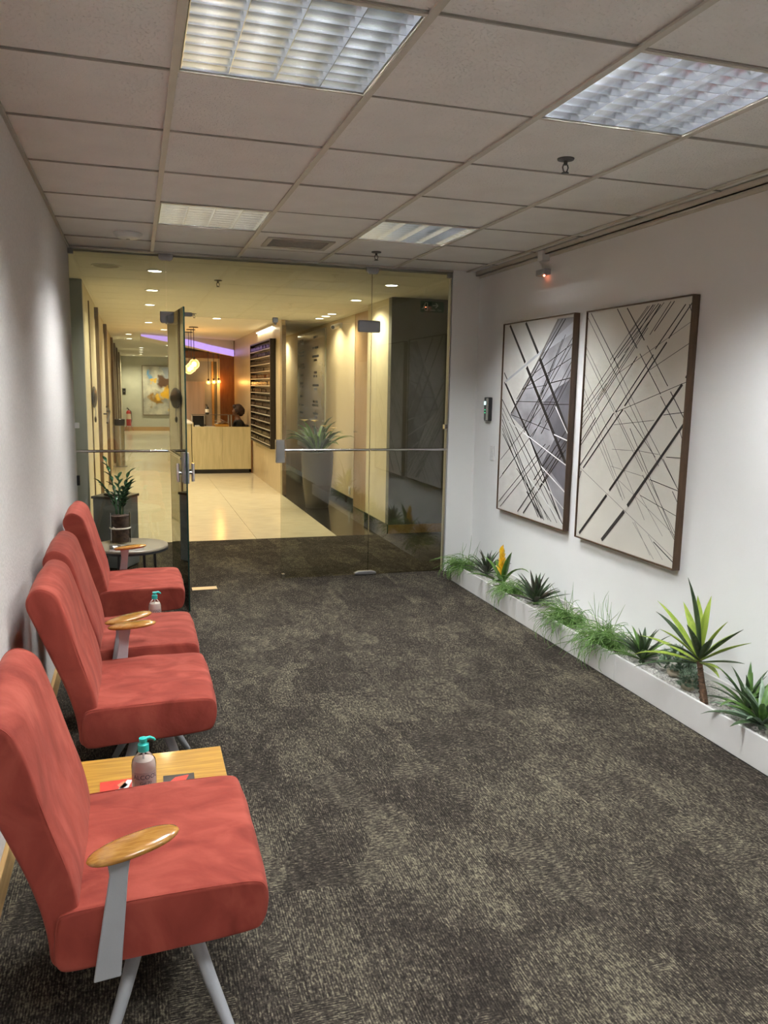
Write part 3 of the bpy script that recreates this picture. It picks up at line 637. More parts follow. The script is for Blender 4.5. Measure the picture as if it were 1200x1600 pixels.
BACKP = [(-.216, .280), (-.165, .290), (-.150, .395), (-.168, .50), (-.205, .62), (-.250, .78), (-.272, .845), (-.335, .870), (-.374, .815), (-.352, .745), (-.296, .61), (-.242, .47), (-.215, .36)]
def chair(arm, label, loc):
    r = thing('lounge_chair', label, 'chair', loc, 0, 'coral lounge chairs along the linen wall')
    for nm, prof, w, rad, sd in (('seat', SEATP, .53, .011, 1.3), ('backrest', BACKP, .505, .011, 4.1)):
        mb, seam = cushion(prof, w, rad, seed=sd); o = mb.build(nm, suede, r, smooth=60)
        for s in seam: MB().tube(s, .0018, 5).build('seam', suede, o, smooth=60)
    hub = MB().lathe([(0, .235), (.04, .235), (.045, .265), (.05, .279), (0, .279)], (.03, 0, 0), 18)
    hub.box(-.13, .19, -.02, .02, .262, .279).box(.01, .05, -.2, .2, .262, .279)
    hub.build('base_hub', grey_paint, r, smooth=40)
    for sx in (-1, 1):
        for sy in (-1, 1):
            l = MB().tube([(.03 + sx * .01, sy * .015, .262), (.03 + sx * .035, sy * .055, .258), (.03 + sx * .055, sy * .085, .235), (.03 + sx * .10, sy * .16, .12), (.03 + sx * .148, sy * .236, .008)], [.016, .019, .019, .016, .012], 12).build('leg', grey_paint, r, smooth=60)
            MB().lathe([(0, 0), (.013, 0), (.014, .006), (.011, .01), (0, .01)], (.03 + sx * .150, sy * .239, 0), 12).build('glide', black_pl, l, smooth=40)
    y = arm * (.265 + .007)
    MB().prism([(-.128, .252), (-.070, .257), (-.048, .50), (-.040, .548), (-.092, .548), (-.087, .50)], y - .006, y + .006, 'y').build('arm_support', grey_paint, r, bevel=.003)
    a = MB().ell((0, 0, 0), (.100, .042, .013), 32, 12)
    for i, p in enumerate(a.v): a.v[i] = (math.copysign(.1 * (abs(p[0]) / .1) ** .85, p[0]), p[1], math.copysign(.013 * (abs(p[2]) / .013) ** .8, p[2]))
    a.xf(Matrix.Translation((-.035, y, .562)) @ Matrix.Rotation(-arm * math.radians(14), 4, 'Z') @ Matrix.Rotation(math.radians(-7), 4, 'Y'))
    a.build('armrest', arm_wood, r, smooth=60)
    return r
chair(-1, 'nearest coral lounge chair with wooden armrest facing the viewer', (0.003, 1.95, 0))
chair(1, 'second coral lounge chair, behind the nearer wooden side table', (-0.008, 3.083, 0))
chair(-1, 'third coral lounge chair, before the farther side table', (-0.022, 3.738, 0))
chair(1, 'farthest coral lounge chair, beside the open glass door', (-0.026, 4.765, 0))

# ------------------------------------------------------------------ side tables and what lies on them
def side_table(label, x0, x1, y0, y1, z):
    r = thing('side_table', label, 'table', ((x0 + x1) / 2, (y0 + y1) / 2, 0), 0, 'low wooden side tables between the chairs')
    w, d = (x1 - x0) / 2, (y1 - y0) / 2
    MB().box(-w, w, -d, d, z - .022, z).build('tabletop', table_wood, r, bevel=.002)
    MB().box(-w + .03, w - .03, -.02, .02, z - .045, z - .022).build('underframe', grey_paint, r)
    for sx in (-1, 1):
        for sy in (-1, 1):
            MB().tube([(sx * (w - .06), sy * .015, z - .03), (sx * (w - .03), sy * (d - .02), .004)], [.013, .009], 10).build('leg', grey_paint, r, smooth=60)
    return r
side_table('low wooden side table with magazines and a gel bottle, nearer one', -.208, .237, 2.225, 2.553, .36)
side_table('low wooden side table between the third and the farthest chair', -.20, .218, 3.985, 4.195, .36)
gel = glass_mat('gel_plastic', (0.97, 0.96, 0.96), 1.18); gel_in = nmat('gel_fill', (0.66, 0.56, 0.50), 0.25, var=0.05)
teal = nmat('teal_plastic', (0.02, 0.50, 0.44), 0.35, var=0.05); lab_m = nmat('bottle_label', (0.42, 0.32, 0.31), 0.6, var=0.05); lab_ink = nmat('label_ink', (0.04, 0.03, 0.06), 0.6)
def bottle(label, x, y, z, s, rz):
    r = thing('sanitizer_bottle', label, 'bottle', (x, y, z), rz, 'hand gel bottles on the side tables')
    R = .035 * s; h_ = .098 * s
    MB().lathe([(0, 0), (R * .92, 0), (R, .004), (R, h_), (R * .93, h_ + .012 * s), (R * .62, h_ + .028 * s), (R * .40, h_ + .036 * s), (R * .40, h_ + .044 * s)], n=32).build('bottle_body', gel, r, smooth=50)
    MB().lathe([(0, .003), (R * .9, .003), (R * .95, .006), (R * .95, h_ * .99), (R * .8, h_ + .014 * s), (0, h_ + .015 * s)], n=32).build('gel_content', gel_in, r, smooth=50)
    MB().tube([(0, 0, h_ * .92), (0, 0, h_ + .04 * s)], .003 * s, 8).build('dip_tube', white_pl, r, smooth=50)
    c = MB().lathe([(0, h_ + .040 * s), (R * .46, h_ + .040 * s), (R * .46, h_ + .060 * s), (R * .30, h_ + .063 * s), (R * .2, h_ + .064 * s), (R * .2, h_ + .070 * s), (R * .34, h_ + .070 * s), (R * .34, h_ + .078 * s), (0, h_ + .080 * s)], n=24).build('pump_cap', teal, r, smooth=40)
    MB().tube([(0, 0, h_ + .074 * s), (R * .55, 0, h_ + .077 * s), (R * .85, 0, h_ + .071 * s), (R * .95, 0, h_ + .066 * s)], [.006 * s, .005 * s, .0042 * s, .0035 * s], 10).build('nozzle', teal, c, smooth=50)
    n = 22; mb = MB(); vs_ = []
    for i in range(n + 1):
        a = -math.pi / 2 - 1.0 + 2.0 * i / n; vs_ += [((R + .0006) * math.cos(a), (R + .0006) * math.sin(a), z_) for z_ in (.018 * s, .084 * s)]
    lb = mb.add(vs_, [(2 * i, 2 * i + 2, 2 * i + 3, 2 * i + 1) for i in range(n)]).build('label', lab_m, r, smooth=60)
    tx = MB()
    for body, size, z0 in (('ALCOOL', .0185 * s, .064 * s), ('Gel 70', .0125 * s, .048 * s)):
        t = text_mb(body, size); tx.add([((R + .0010) * math.cos(-math.pi / 2 + p[0] / R), (R + .0010) * math.sin(-math.pi / 2 + p[0] / R), p[1] + z0) for p in t.v], t.f)
    tx.build('lettering', lab_ink, lb)
    return r
bottle('gel bottle with teal pump on the nearer side table', -.008, 2.285, .36, 1.0, 0.12)
bottle('gel bottle with teal pump on the farther side table', .062, 4.06, .36, .90, 0.1)
red_m = nmat('magazine_red', (0.60, 0.05, 0.035), 0.3, var=0.35, vscale=18); dk_m = nmat('magazine_dark', (0.035, 0.03, 0.03), 0.3, var=0.6, vscale=14); pg_m = nmat('page_white', (0.75, 0.73, 0.68), 0.6)
def magazine(label, x, y, z, w, d, cover, accents, rz, th=.004):
    r = thing('magazine', label, 'magazine', (x, y, z), rz, 'magazines laid on tables')
    MB().box(-w / 2, w / 2, -d / 2, d / 2, 0, th).build('pages', pg_m, r)
    MB().box(-w / 2 - .001, w / 2 + .001, -d / 2, d / 2, th, th + .0006).build('cover', cover, r)
    for (poly, m) in accents:
        MB().prism(poly, th + .0007, th + .0010, 'z').build('cover_print', m, r)
    return r
magazine('red covered leaflet lying left of the near gel bottle', -.085, 2.325, .36, .095, .125, red_m, [([(-.03, -.02), (.0, .0), (.03, .055), (.044, .05), (.03, .0), (.045, -.03), (.0, -.04)], pg_m), ([(.0, .03), (.02, .05), (.03, .02), (.012, .0)], nmat('magazine_skin', (.55, .25, .14), .4))], .04)
magazine('dark leaflet with a red picture right of the near gel bottle', .092, 2.315, .36, .09, .125, dk_m, [([(-.04, .0), (-.01, .045), (.03, .052), (.02, .02), (-.01, -.01), (-.04, -.05)], red_m)], -.02)

# round table, vase and magazines by the glass
r = thing('round_side_table', 'round taupe side table beside the farthest chair', 'table', (-.06, 5.44, 0))
MB().lathe([(0, .482), (.232, .482), (.24, .486), (.24, .496), (.236, .5), (0, .5)], n=48).build('tabletop', nmat('taupe_top', (0.24, 0.205, 0.15), 0.3, var=.06), r, smooth=40)
MB().lathe([(.236, .470), (.241, .470), (.241, .485), (.236, .485)], n=48).build('rim', black_pl, r, smooth=40)
for a in (0.5, 2.07, 3.64, 5.21, ):
    MB().tube([(.17 * math.cos(a), .17 * math.sin(a), .483), (.19 * math.cos(a), .19 * math.sin(a), .004)], .009, 8).build('leg', black_pl, r, smooth=40)
r = thing('vase_plant', 'leafy plant in a glass cylinder of soil tied with rope', 'plant', (-.125, 5.53, .5))
MB().lathe([(0, .002), (.066, .002), (.066, .205), (.063, .205), (.063, .006), (0, .006)], n=32).build('glass_cylinder', thin_glass, r, smooth=40)
MB().lathe([(0, .007), (.0615, .007), (.0615, .185), (.03, .192), (0, .193)], n=28).build('soil', nmat('vase_soil', (.055, .03, .018), .9, var=.7, vscale=40, bump=.5, bscale=80), r, smooth=50)
MB().lathe([(.0665, .098), (.069, .100), (.069, .106), (.0665, .108)], n=28).tube([(-.03, -.064, .104), (-.035, -.070, .112), (-.045, -.066, .116)], .003, 6).build('rope', nmat('rope', (.55, .50, .40), .8, var=.2, vscale=90), r, smooth=50)
R_ = random.Random(5); lf_z = leaf_mat('leaf_glossy', (.010, .035, .014), (.03, .085, .03), .25)
for (ax, lean, hh) in ((2.6, .16, .36), (0.6, .16, .28), (-.4, .22, .22), (1.6, .20, .25), (3.4, .35, .22), (-1.2, .25, .18), (.1, .1, .2)):
    pts = [(0.02 * math.cos(ax) + lean * t * t * hh * math.cos(ax) * 1.2, 0.02 * math.sin(ax) + lean * t * t * hh * math.sin(ax), .18 + hh * t) for t in (0, .25, .5, .75, 1)]
    st = MB().tube(pts, [.006, .005, .0045, .004, .002], 8).build('stem', lf_z, r, smooth=50)
    for i in range(9):
        t = .28 + .72 * i / 8; k = min(3, int(t * 4)); f = t * 4 - k; p = Vector(pts[k]).lerp(Vector(pts[min(4, k + 1)]), f)
        solid(leaf_mb(ax + (1.3 if i % 2 else -1.3) * (1 - t * .6), .75, .062, .026, .5, p, n=4).build('leaf', lf_z, st, smooth=60), .001)
MB().tube([(.01, -.01, .18), (.012, -.01, .29)], .005, 8).build('stake', nmat('stake', (.45, .32, .18), .8), r, smooth=40)
magazine('stack of dark magazines with picture strips on the round table', -.085, 5.30, .5, .21, .13, dk_m, [([(-.08, -.04), (-.05, -.04), (-.055, .05), (-.085, .05)], pg_m), ([(-.03, -.045), (.005, -.045), (-.005, .05), (-.035, .05)], pg_m), ([(.02, -.04), (.085, -.04), (.08, .045), (.015, .045)], nmat('magazine_green', (.20, .22, .17), .4, var=.5, vscale=25))], .05, .014)

# ------------------------------------------------------------------ glass front
def pane(mb, x0, x1, z0, z1, t=.010):
    """glass sheet in the XZ plane: faces are glass, edges dark green"""
    o = len(mb.f); mb.box(x0, x1, -t / 2, t / 2, z0, z1)
    for i in (0, 1, 3, 5): mb.m[o + i] = 1
    return mb
def gpane(name, label, cat, loc, rects, rz=0.0):
    r = bpy.data.objects.new(name, None); COL.objects.link(r); r.location = loc; r.rotation_euler = (0, 0, rz); struct(r, label, cat)
    for rc in rects: pane(MB(), *rc).build('glass_sheet', [glass, glass_edge], r)
    return r
def plate(name, mb, parent, m=satin, bevel=.006): return mb.build(name, m, parent, bevel=bevel, seg=3)
w1 = gpane('window_1', 'fixed glass panel beside the linen wall', 'window', (0, YG, 0), [(-.437, .235, .004, 2.506)])
w2 = gpane('window_2', 'fixed glass transom above the two glass doors', 'window', (0, YG, 0), [(.239, 1.829, 2.066, 2.506)])
w3 = gpane('window_3', 'fixed glass panel beside the white return wall', 'window', (0, YG, 0), [(1.833, 2.512, .004, 2.506)])
d1 = gpane('door_1', 'open clear glass door leaf seen edge-on', 'door', (.243, YG, 0), [(.004, .845, .010, 2.058)], math.atan2(5.46 - 6.3, .313 - .243))
d2 = gpane('door_2', 'closed clear glass door leaf', 'door', (0, YG, 0), [(1.092, 1.829, .010, 2.058)])
# fittings
plate('corner_clamp', MB().box(-.437, -.400, -.018, .018, 2.465, 2.507), w1)
plate('top_clamp', MB().prism([(.186, 2.507), (.290, 2.507), (.290, 2.475), (.272, 2.458), (.204, 2.458), (.186, 2.475)], -.018, .018, 'y'), w1)
plate('top_clamp', MB().prism([(1.782, 2.507), (1.884, 2.507), (1.884, 2.475), (1.866, 2.455), (1.800, 2.455), (1.782, 2.475)], -.018, .018, 'y'), w3)
plate('corner_clamp', MB().box(2.475, 2.512, -.018, .018, 2.46, 2.507), w3)
plate('pivot_patch', MB().prism([(.188, 2.094), (.420, 2.094), (.430, 2.078), (.420, 2.062), (.246, 2.062), (.246, 2.010), (.200, 2.006), (.188, 2.02)], -.020, .020, 'y'), w2, bevel=.008)
plate('pivot_patch', MB().box(1.716, 1.905, -.020, .020, 2.000, 2.094), w3, bevel=.014)
plate('pivot_patch', MB().box(.004, .14, -.018, .018, 2.0, 2.06), d1)
plate('pivot_patch', MB().box(.004, .16, -.018, .018, .008, .07), d1)
plate('pivot_patch', MB().prism([(1.712, .004), (1.90, .004), (1.90, .022), (1.86, .034), (1.75, .034), (1.712, .022)], -.02, .02, 'y'), w3)
plate('stop_clip', MB().box(1.030, 1.072, -.015, .015, 2.045, 2.085), w2)
plate('stop_pin', MB().box(1.043, 1.060, -.010, .010, 2.030, 2.047), w2, bevel=.002)
plate('lock_patch', MB().box(1.050, 1.122, -.020, .020, .953, 1.138), d2, m=steel, bevel=.003)
plate('floor_lock', MB().box(1.098, 1.122, -.014, .014, .002, .045), d2, m=chrome, bevel=.003)
plate('lock_patch', MB().box(.72, .83, -.018, .018, .895, 1.105), d1, m=satin, bevel=.003)
for s in (-1, 1):
    k = MB().tube([(.78, s * .016, .965), (.78, s * .05, .965)], .010, 12).tube([(.78, s * .05, .905), (.78, s * .05, 1.03)], .011, 12).build('pull_handle', chrome, d1, smooth=50)
plate('wall_clip', MB().box(-.437, -.405, -.02, .02, 1.225, 1.265), w1, m=white_pl, bevel=.003)
plate('wall_clip', MB().box(-.437, -.415, -.02, .02, .80, .875), w1, m=black_pl, bevel=.004)
plate('wall_clip', MB().box(2.480, 2.512, -.02, .02, 1.225, 1.265), w3, m=chrome, bevel=.003)
def rail(par, a, b):
    MB().tube([(a, -.016, 1.055), (b, -.016, 1.055)], .010, 12).build('push_rail', chrome, par, smooth=50)
rail(w1, -.435, .235); rail(d2, 1.123, 1.828); rail(w3, 1.836, 2.510)
MB().tube([(.03, -.016, 1.055), (.70, -.016, 1.055)], .010, 12).build('push_rail', chrome, d1, smooth=50)
ch = MB().box(2.506, 2.516, YG - .014, YG + .014, 0, 2.51).box(-.437, 2.515, YG - .014, YG + .014, 2.506, 2.52).build('trim_2', satin); struct(ch, 'thin metal channel around the glass front', 'trim')
pl_ = MB().box(.372, .560, 6.075, 6.165, 0, .004).build('floor_spring_plate', nmat('brass_plate', (.60, .52, .40), .35, .9, var=.1), bevel=.001)
tag(pl_, 'pale metal floor spring plate below the open glass door', 'floor plate')

# ------------------------------------------------------------------ lobby and hall shell beyond the glass
HC = 2.498
cream = nmat('hall_cream', (0.66, 0.60, 0.44), 0.7, var=0.05, vscale=4, bump=0.05)
beige = nmat('hall_beige', (0.60, 0.50, 0.34), 0.6, var=0.06, vscale=2, stretch=(1, 1, .2))
olive = nmat('lobby_grey', (0.15, 0.15, 0.13), 0.7, var=0.05); bluegrey = nmat('lobby_bluegrey', (0.30, 0.33, 0.33), 0.6, var=0.05)
hceil = nmat('hall_ceiling', (0.78, 0.755, 0.67), 0.85, var=0.02); granite = nmat('black_granite', (0.025, 0.025, 0.024), 0.12, var=0.5, vscale=90)
stone = nmat('cream_stone', (0.66, 0.60, 0.46), 0.16, var=0.07, vscale=5, stretch=(1, 3, 1))
grout = nmat('grout', (0.35, 0.31, 0.23), 0.8); brown = nmat('bronze_jamb', (0.16, 0.115, 0.075), 0.4, var=0.15)
portal = wood_mat('portal_wood', (0.13, 0.045, 0.012), (0.20, 0.075, 0.022), 5, (8, 8, 1), 0.25, 0.4)
farw = nmat('far_wall', (0.50, 0.51, 0.44), 0.8, var=0.08, vscale=3)
struct(MB().box(-2.3, 4.7, 6.37, 28.7, HC, HC + .1).build('ceiling_hall', hceil), 'plain pale ceiling of the lobby and hall', 'ceiling')
hf = struct(MB().box(-.5, 2.02, 8.08, 28.6, -.1, -.006).build('floor_hall', grout), 'cream stone floor of the hall', 'floor')
cols = [-.447, .09, 1.15, 2.0]; n_rows = 9; rh = .682; ptile = {}
for k in range(n_rows):
    for c in range(3):
        y = 8.083 + rh * k; w = cols[c + 1] - cols[c]
        if c not in ptile:
            ptile[c] = MB().box(.0015, w - .0015, .0015, rh - .0015, -.006, 0).build('floor_tile', stone, hf); ptile[c].location = (cols[c], y, 0)
        else: share(ptile[c], 'floor_tile', hf, (cols[c], y, 0))
MB().box(-.447, 2.0, 8.083 + rh * n_rows, 28.55, -.006, 0).build('far_paving', stone, hf)
struct(MB().box(2.0, 4.0, 8.08, 17.4, -.1, 0).build('floor_border', granite), 'polished black granite border of the hall floor', 'floor')
struct(MB().box(-2.3, -.447, 8.0, 8.1, 0, HC).build('wall_lobby_left', bluegrey), 'grey-blue wall end facing the glass front', 'wall')
wl = struct(MB().box(-.56, -.447, 8.1, 28.6, 0, HC).build('wall_hall_left', cream), 'cream panelled left wall of the hall', 'wall')
for y, w, p in ((8.95, .05, .012), (10.25, .16, .045), (13.0, .18, .05), (16.6, .2, .045), (18.8, .2, .04), (21.2, .2, .04), (24.0, .2, .04)):
    MB().box(-.447, -.447 + p, y, y + w, 0, HC - .05 if p > .02 else HC - .1).build('door_jamb', brown, wl, bevel=.003)
for y0, y1 in ((9.05, 10.2), (10.5, 11.7), (11.75, 12.95), (13.3, 14.6), (14.65, 16.05)):
    MB().box(-.447, -.439, y0, y1, .02, 2.30).build('wall_panel', cream, wl, bevel=.003)
struct(MB().box(-.56, 4.0, 28.5, 28.6, 0, HC).build('wall_far', farw), 'grey-green wall at the end of the hall', 'wall')
struct(MB().box(-.447, 2.0, 28.485, 28.5, 0, .13).build('baseboard_far', base_wood), 'wooden baseboard at the end of the hall', 'baseboard')
struct(MB().box(2.573, 4.7, 8.1, 8.2, 0, HC).build('wall_lobby_right', olive), 'dim grey wall carrying the exit sign', 'wall')
struct(MB().box(2.573, 4.7, 8.086, 8.1, 0, .095).build('baseboard_lobby', base_wood), 'wooden baseboard below the exit sign wall', 'baseboard')
struct(MB().box(2.573, 2.9, 8.2, 9.0, 0, HC).build('wall_pier', cream), 'pale pier lit from above beside the lobby wall', 'wall')
struct(MB().box(2.559, 2.573, 8.09, 9.0, 0, .10).build('baseboard_pier', granite), 'black stone skirting of the pale pier', 'baseboard')
struct(MB().box(2.73, 2.9, 10.15, 17.4, 0, HC).build('wall_hall_right', beige), 'beige wall washed by warm downlights', 'wall')
struct(MB().box(2.716, 2.73, 10.15, 17.4, 0, .10).build('baseboard_hall', granite), 'black stone skirting of the beige wall', 'baseboard')
d3 = struct(MB().box(2.735, 2.9, 9.0, 10.15, 0, HC).build('door_3', wood_mat('door_beige', (.40, .25, .13), (.47, .31, .17), 4, (6, 6, 1), .4)), 'flush beige door in the right hall wall', 'door')
MB().box(2.722, 2.735, 9.14, 10.04, .01, 1.88).build('door_leaf', wood_mat('door_leaf_m', (.44, .30, .18), (.50, .35, .21), 4, (6, 6, 1), .4), d3, bevel=.003)
MB().tube([(2.722, 9.95, 1.0), (2.68, 9.95, 1.0), (2.68, 9.87, 1.0)], .009, 8).build('door_handle', chrome, d3, smooth=50)
struct(MB().box(-2.4, -2.3, 6.25, 8.1, 0, HC).build('wall_lobby_end', bluegrey), 'left end wall of the cross corridor', 'wall')
struct(MB().box(4.7, 4.8, 6.27, 8.2, 0, HC).build('wall_lobby_end_right', olive), 'right end wall of the cross corridor', 'wall')

# shelf partition with its dark bottle rack
pw = struct(MB().box(2.0, 2.055, 11.45, 17.3, 0, HC).build('wall_partition', wood_mat('partition_wood', (.42, .34, .22), (.52, .43, .29), 4, (6, 6, 1), .35)), 'thin pale wood partition carrying the rack', 'wall')
MB().box(2.0, 2.056, 11.40, 11.45, 0, 2.42).build('end_strip', brown, pw)
MB().box(1.985, 2.0, 14.45, 17.2, 0, .10).build('skirting', brown, pw)
rk = thing('bottle_rack', 'dark wall rack with pale shelf lines and rows of bottles', 'rack', (2.0, 0, 0))
MB().box(-.012, -.001, 11.95, 14.12, .625, 2.262).build('back_panel', nmat('rack_back', (.018, .012, .009), .4, var=.3), rk)
fb = MB()
for y in (11.95, 14.09): fb.box(-.085, -.001, y, y + .03, .625, 2.262)
fb.box(-.085, -.001, 11.98, 14.09, 2.24, 2.262).box(-.085, -.001, 11.98, 14.09, .625, .65); fb.build('rack_frame', nmat('rack_frame', (.02, .014, .011), .35), rk)
shm = nmat('rack_shelf', (.6, .56, .5), .3, .3); bt = nmat('dark_bottle', (.018, .010, .007), .25, var=.6, vscale=3); btr = nmat('copper_bottle', (.12, .045, .02), .2, var=.4, vscale=20)
rng = random.Random(2); nsh = 14
for i in range(nsh):
    z = .67 + i * (1.56 / nsh)
    MB().box(-.083, -.012, 11.98, 14.09, z, z + .012).build('shelf', shm, rk)
    mb = MB(); y = 12.02
    while y < 14.05:
        rr = rng.uniform(.026, .034)
        if rng.random() < .9: mb.tube([(-.078, y, z + .014 + rr), (-.018, y, z + .014 + rr)], rr, 8)
        y += .075
    o = mb.build('bottle_row', btr if i == 9 else bt, rk, smooth=60); o['kind'] = 'stuff'
ls = thing('led_strip', 'row of tiny white lights above the bottle rack', 'light strip', (1.985, 0, 2.44))
MB().box(-.012, .012, 12.15, 13.85, .012, .03).build('profile', white_pl, ls)
wled = nmat('white_led', (.9, .9, .85), .3, emit=(1, .95, .82), estr=4)
for i in range(13): MB().ell((0, 12.2 + .13 * i, .008), (.012, .016, .010), 8, 6).build('led_dot', wled, ls, smooth=60)
lamp('strip_glow', 'AREA', 2.0, (1, .93, .72), ls, (-.01, 13.0, .0), .04, 1.6, (0, math.radians(-25), 0))

# alcove wall behind the reception desk
al = struct(MB().box(.80, 2.0, 17.3, 17.45, 0, HC).build('wall_alcove', olive), 'wall behind the reception desk', 'wall')
MB().box(1.0, 2.0, 17.22, 17.3, 2.12, 2.26).build('portal_head', portal, al, bevel=.004)
MB().box(1.70, 2.0, 17.22, 17.3, 0, 2.12).build('portal_side', portal, al, bevel=.004)
MB().box(.80, 1.0, 17.24, 17.3, 0, 2.39).build('grey_post', nmat('post_grey', (.36, .36, .32), .6), al)
fm = nmat('portal_frame', (.55, .50, .40), .4, .2)
MB().box(1.0, 1.70, 17.235, 17.3, 2.06, 2.12).build('frame_head', fm, al); MB().box(1.64, 1.70, 17.235, 17.3, 0, 2.06).build('frame_side', fm, al); MB().box(1.53, 1.58, 17.25, 17.3, 0, 2.06).build('frame_side', base_wood, al)
MB().box(1.0, 1.53, 17.27, 17.3, 0, 2.06).build('backing_panel', nmat('alcove_panel', (.36, .38, .42), .3, var=.05), al)
fp = MB().box(1.0, 1.375, 17.12, 17.14, .55, 1.64).build('frosted_screen', nmat('frosted_pink', (.62, .50, .46), .35, var=.12, vscale=4, stretch=(4, 1, .3))); tag(fp, 'pale frosted screen standing behind the reception desk', 'screen')
# its stand
fp2 = MB().box(1.02, 1.36, 17.05, 17.21, 0, .03).box(1.17, 1.21, 17.10, 17.16, .03, .56).build('screen_stand', satin, fp)
# curved purple light on the ceiling
rib = [(.118, 15.60, 2.437, 2.466), (.254, 15.70, 2.412, 2.468), (.465, 15.90, 2.385, 2.468), (.784, 16.20, 2.355, 2.468), (1.092, 16.50, 2.315, 2.44), (1.492, 16.80, 2.245, 2.37), (1.985, 17.10, 2.170, 2.30)]
pl_r = thing('purple_light_ribbon', 'curved glowing purple light ribbon under the hall ceiling', 'light strip', (0, 0, 0))
mb = MB(); vs_ = []
for (x, y, a, b) in rib: vs_ += [(x, y, a), (x, y, b), (x, y + .02, b), (x, y + .02, a)]
fs = []
for i in range(len(rib) - 1):
    for j in range(4): fs.append((4 * i + j, 4 * i + (j + 1) % 4, 4 * i + 4 + (j + 1) % 4, 4 * i + 4 + j))
fs += [(0, 1, 2, 3), tuple(4 * (len(rib) - 1) + j for j in range(4))]
mb.add(vs_, fs).build('glow_face', nmat('purple_glow', (.5, .4, .8), .4, emit=(.50, .36, 1.0), estr=.42), pl_r)
mb = MB(); vs_ = []
for (x, y, a, b) in rib: vs_ += [(x, y + .021, a), (x, y + .021, HC - .001), (x, 17.2, HC - .001), (x, 17.2, a)]
mb.add(vs_, fs).build('soffit', hceil, pl_r)

# ------------------------------------------------------------------ hall ceiling fittings
dl_em = nmat('downlight_lens', (.9, .85, .7), .3, emit=(1, .93, .72), estr=6)
def downlight(x, y, label, power=1.0, r_=.055):
    if y < 20: x *= 1.03; y *= 1.03
    r = thing('ceiling_downlight', label, 'downlight', (x, y, HC), 0, 'round downlights in the hall ceiling')
    MB().lathe([(r_, 0), (r_ + .018, -.001), (r_ + .016, -.007), (r_, -.006)], n=24).build('trim_ring', white_pl, r, smooth=40)
    MB().lathe([(0, -.004), (r_, -.004), (r_, -.001), (0, -.001)], n=24).build('lens', dl_em, r, smooth=40)
    if power: lamp('downlight_lamp', 'SPOT', DOWN_W * power, (1.0, .885, .61), r, (0, 0, -.012), .05, spot=150)
    return r
for x, y, lb, p in ((.177, 6.95, 'downlight of the lobby nearest the linen wall', 1), (.182, 8.35, 'second downlight in the left hall row', 1.3), (.185, 9.85, 'third downlight in the left hall row', 1.4), (.21, 12.6, 'fourth downlight in the left hall row', 1.5),
                    (.48, 14.1, 'downlight left of the reception desk', 1.5), (-.095, 15.7, 'downlight close to the left hall wall, nearer one', 0), (-.095, 17.2, 'downlight close to the left hall wall, farther one', 2), (.62, 18.6, 'downlight beyond the purple ribbon, nearer one', 0),
                    (.77, 20.1, 'downlight beyond the purple ribbon, farther one', 2), (.165, 21.9, 'first downlight of the distant row', 0), (.173, 23.1, 'second downlight of the distant row', 2), (.178, 24.6, 'third downlight of the distant row', 0), (.185, 26.2, 'fourth downlight of the distant row', 0),
                    (-.035, 27.6, 'downlight before the end wall, left one', 1.6), (1.0, 27.6, 'downlight before the end wall above the painting', 1.6), (2.21, 6.98, 'downlight of the lobby before the exit sign wall', .25), (2.24, 8.3, 'downlight beside the pale pier', 1.4),
                    (1.09, 11.35, 'downlight before the reception desk', 1.6), (2.37, 10.65, 'farthest of three downlights washing the beige wall', 1), (2.372, 10.28, 'middle of three downlights washing the beige wall', 0), (2.40, 14.6, 'unseen downlight added behind the rack partition for fill', 1.2), (2.37, 9.93, 'nearest of three downlights washing the beige wall', 1)):  # lamp behind the partition is unseen, added to brighten the space there
    downlight(x, y, lb, p)
sprinkler(.74, 7.55, HC, 'sprinkler in the lobby ceiling behind the glass transom')
sprinkler(.77, 11.1, HC, 'sprinkler in the hall ceiling before the pendants')
sp_ = thing('ceiling_speaker', 'round flat speaker grille in the lobby ceiling', 'speaker', (-.20, 7.03, HC))
MB().lathe([(0, -.004), (.10, -.004), (.105, 0)], n=32).build('grille', nmat('speaker_grille', (.40, .38, .31), .7, var=.1, vscale=200), sp_, smooth=40); MB().lathe([(.105, 0), (.118, -.001), (.117, -.006), (.103, -.006)], n=32).build('rim', hceil, sp_, smooth=40)
r = thing('security_camera', 'white security camera above the beige wall', 'camera', (2.73, 10.85, 2.40))
MB().box(-.03, 0, -.03, .03, -.03, .04).build('bracket', white_pl, r, bevel=.004); MB().tube([(-.02, 0, 0), (-.06, -.03, -.005)], .012, 10).build('arm', white_pl, r, smooth=50)
c_ = MB().tube([(-.03, .04, .01), (-.16, -.14, -.035)], .033, 16).build('camera_body', white_pl, r, smooth=50); MB().tube([(-.158, -.138, -.0345), (-.165, -.147, -.037)], .024, 14).build('lens', black_pl, c_, smooth=50)
r = thing('wall_outlet', 'cream double outlet low on the beige wall', 'outlet', (2.73, 10.33, .13)); MB().box(-.009, 0, -.036, .036, 0, .11).build('plate', white_pl, r, bevel=.002)
for z in (.025, .06): MB().box(-.012, -.008, -.016, .016, z, z + .025).build('socket', tbar, r, bevel=.002)
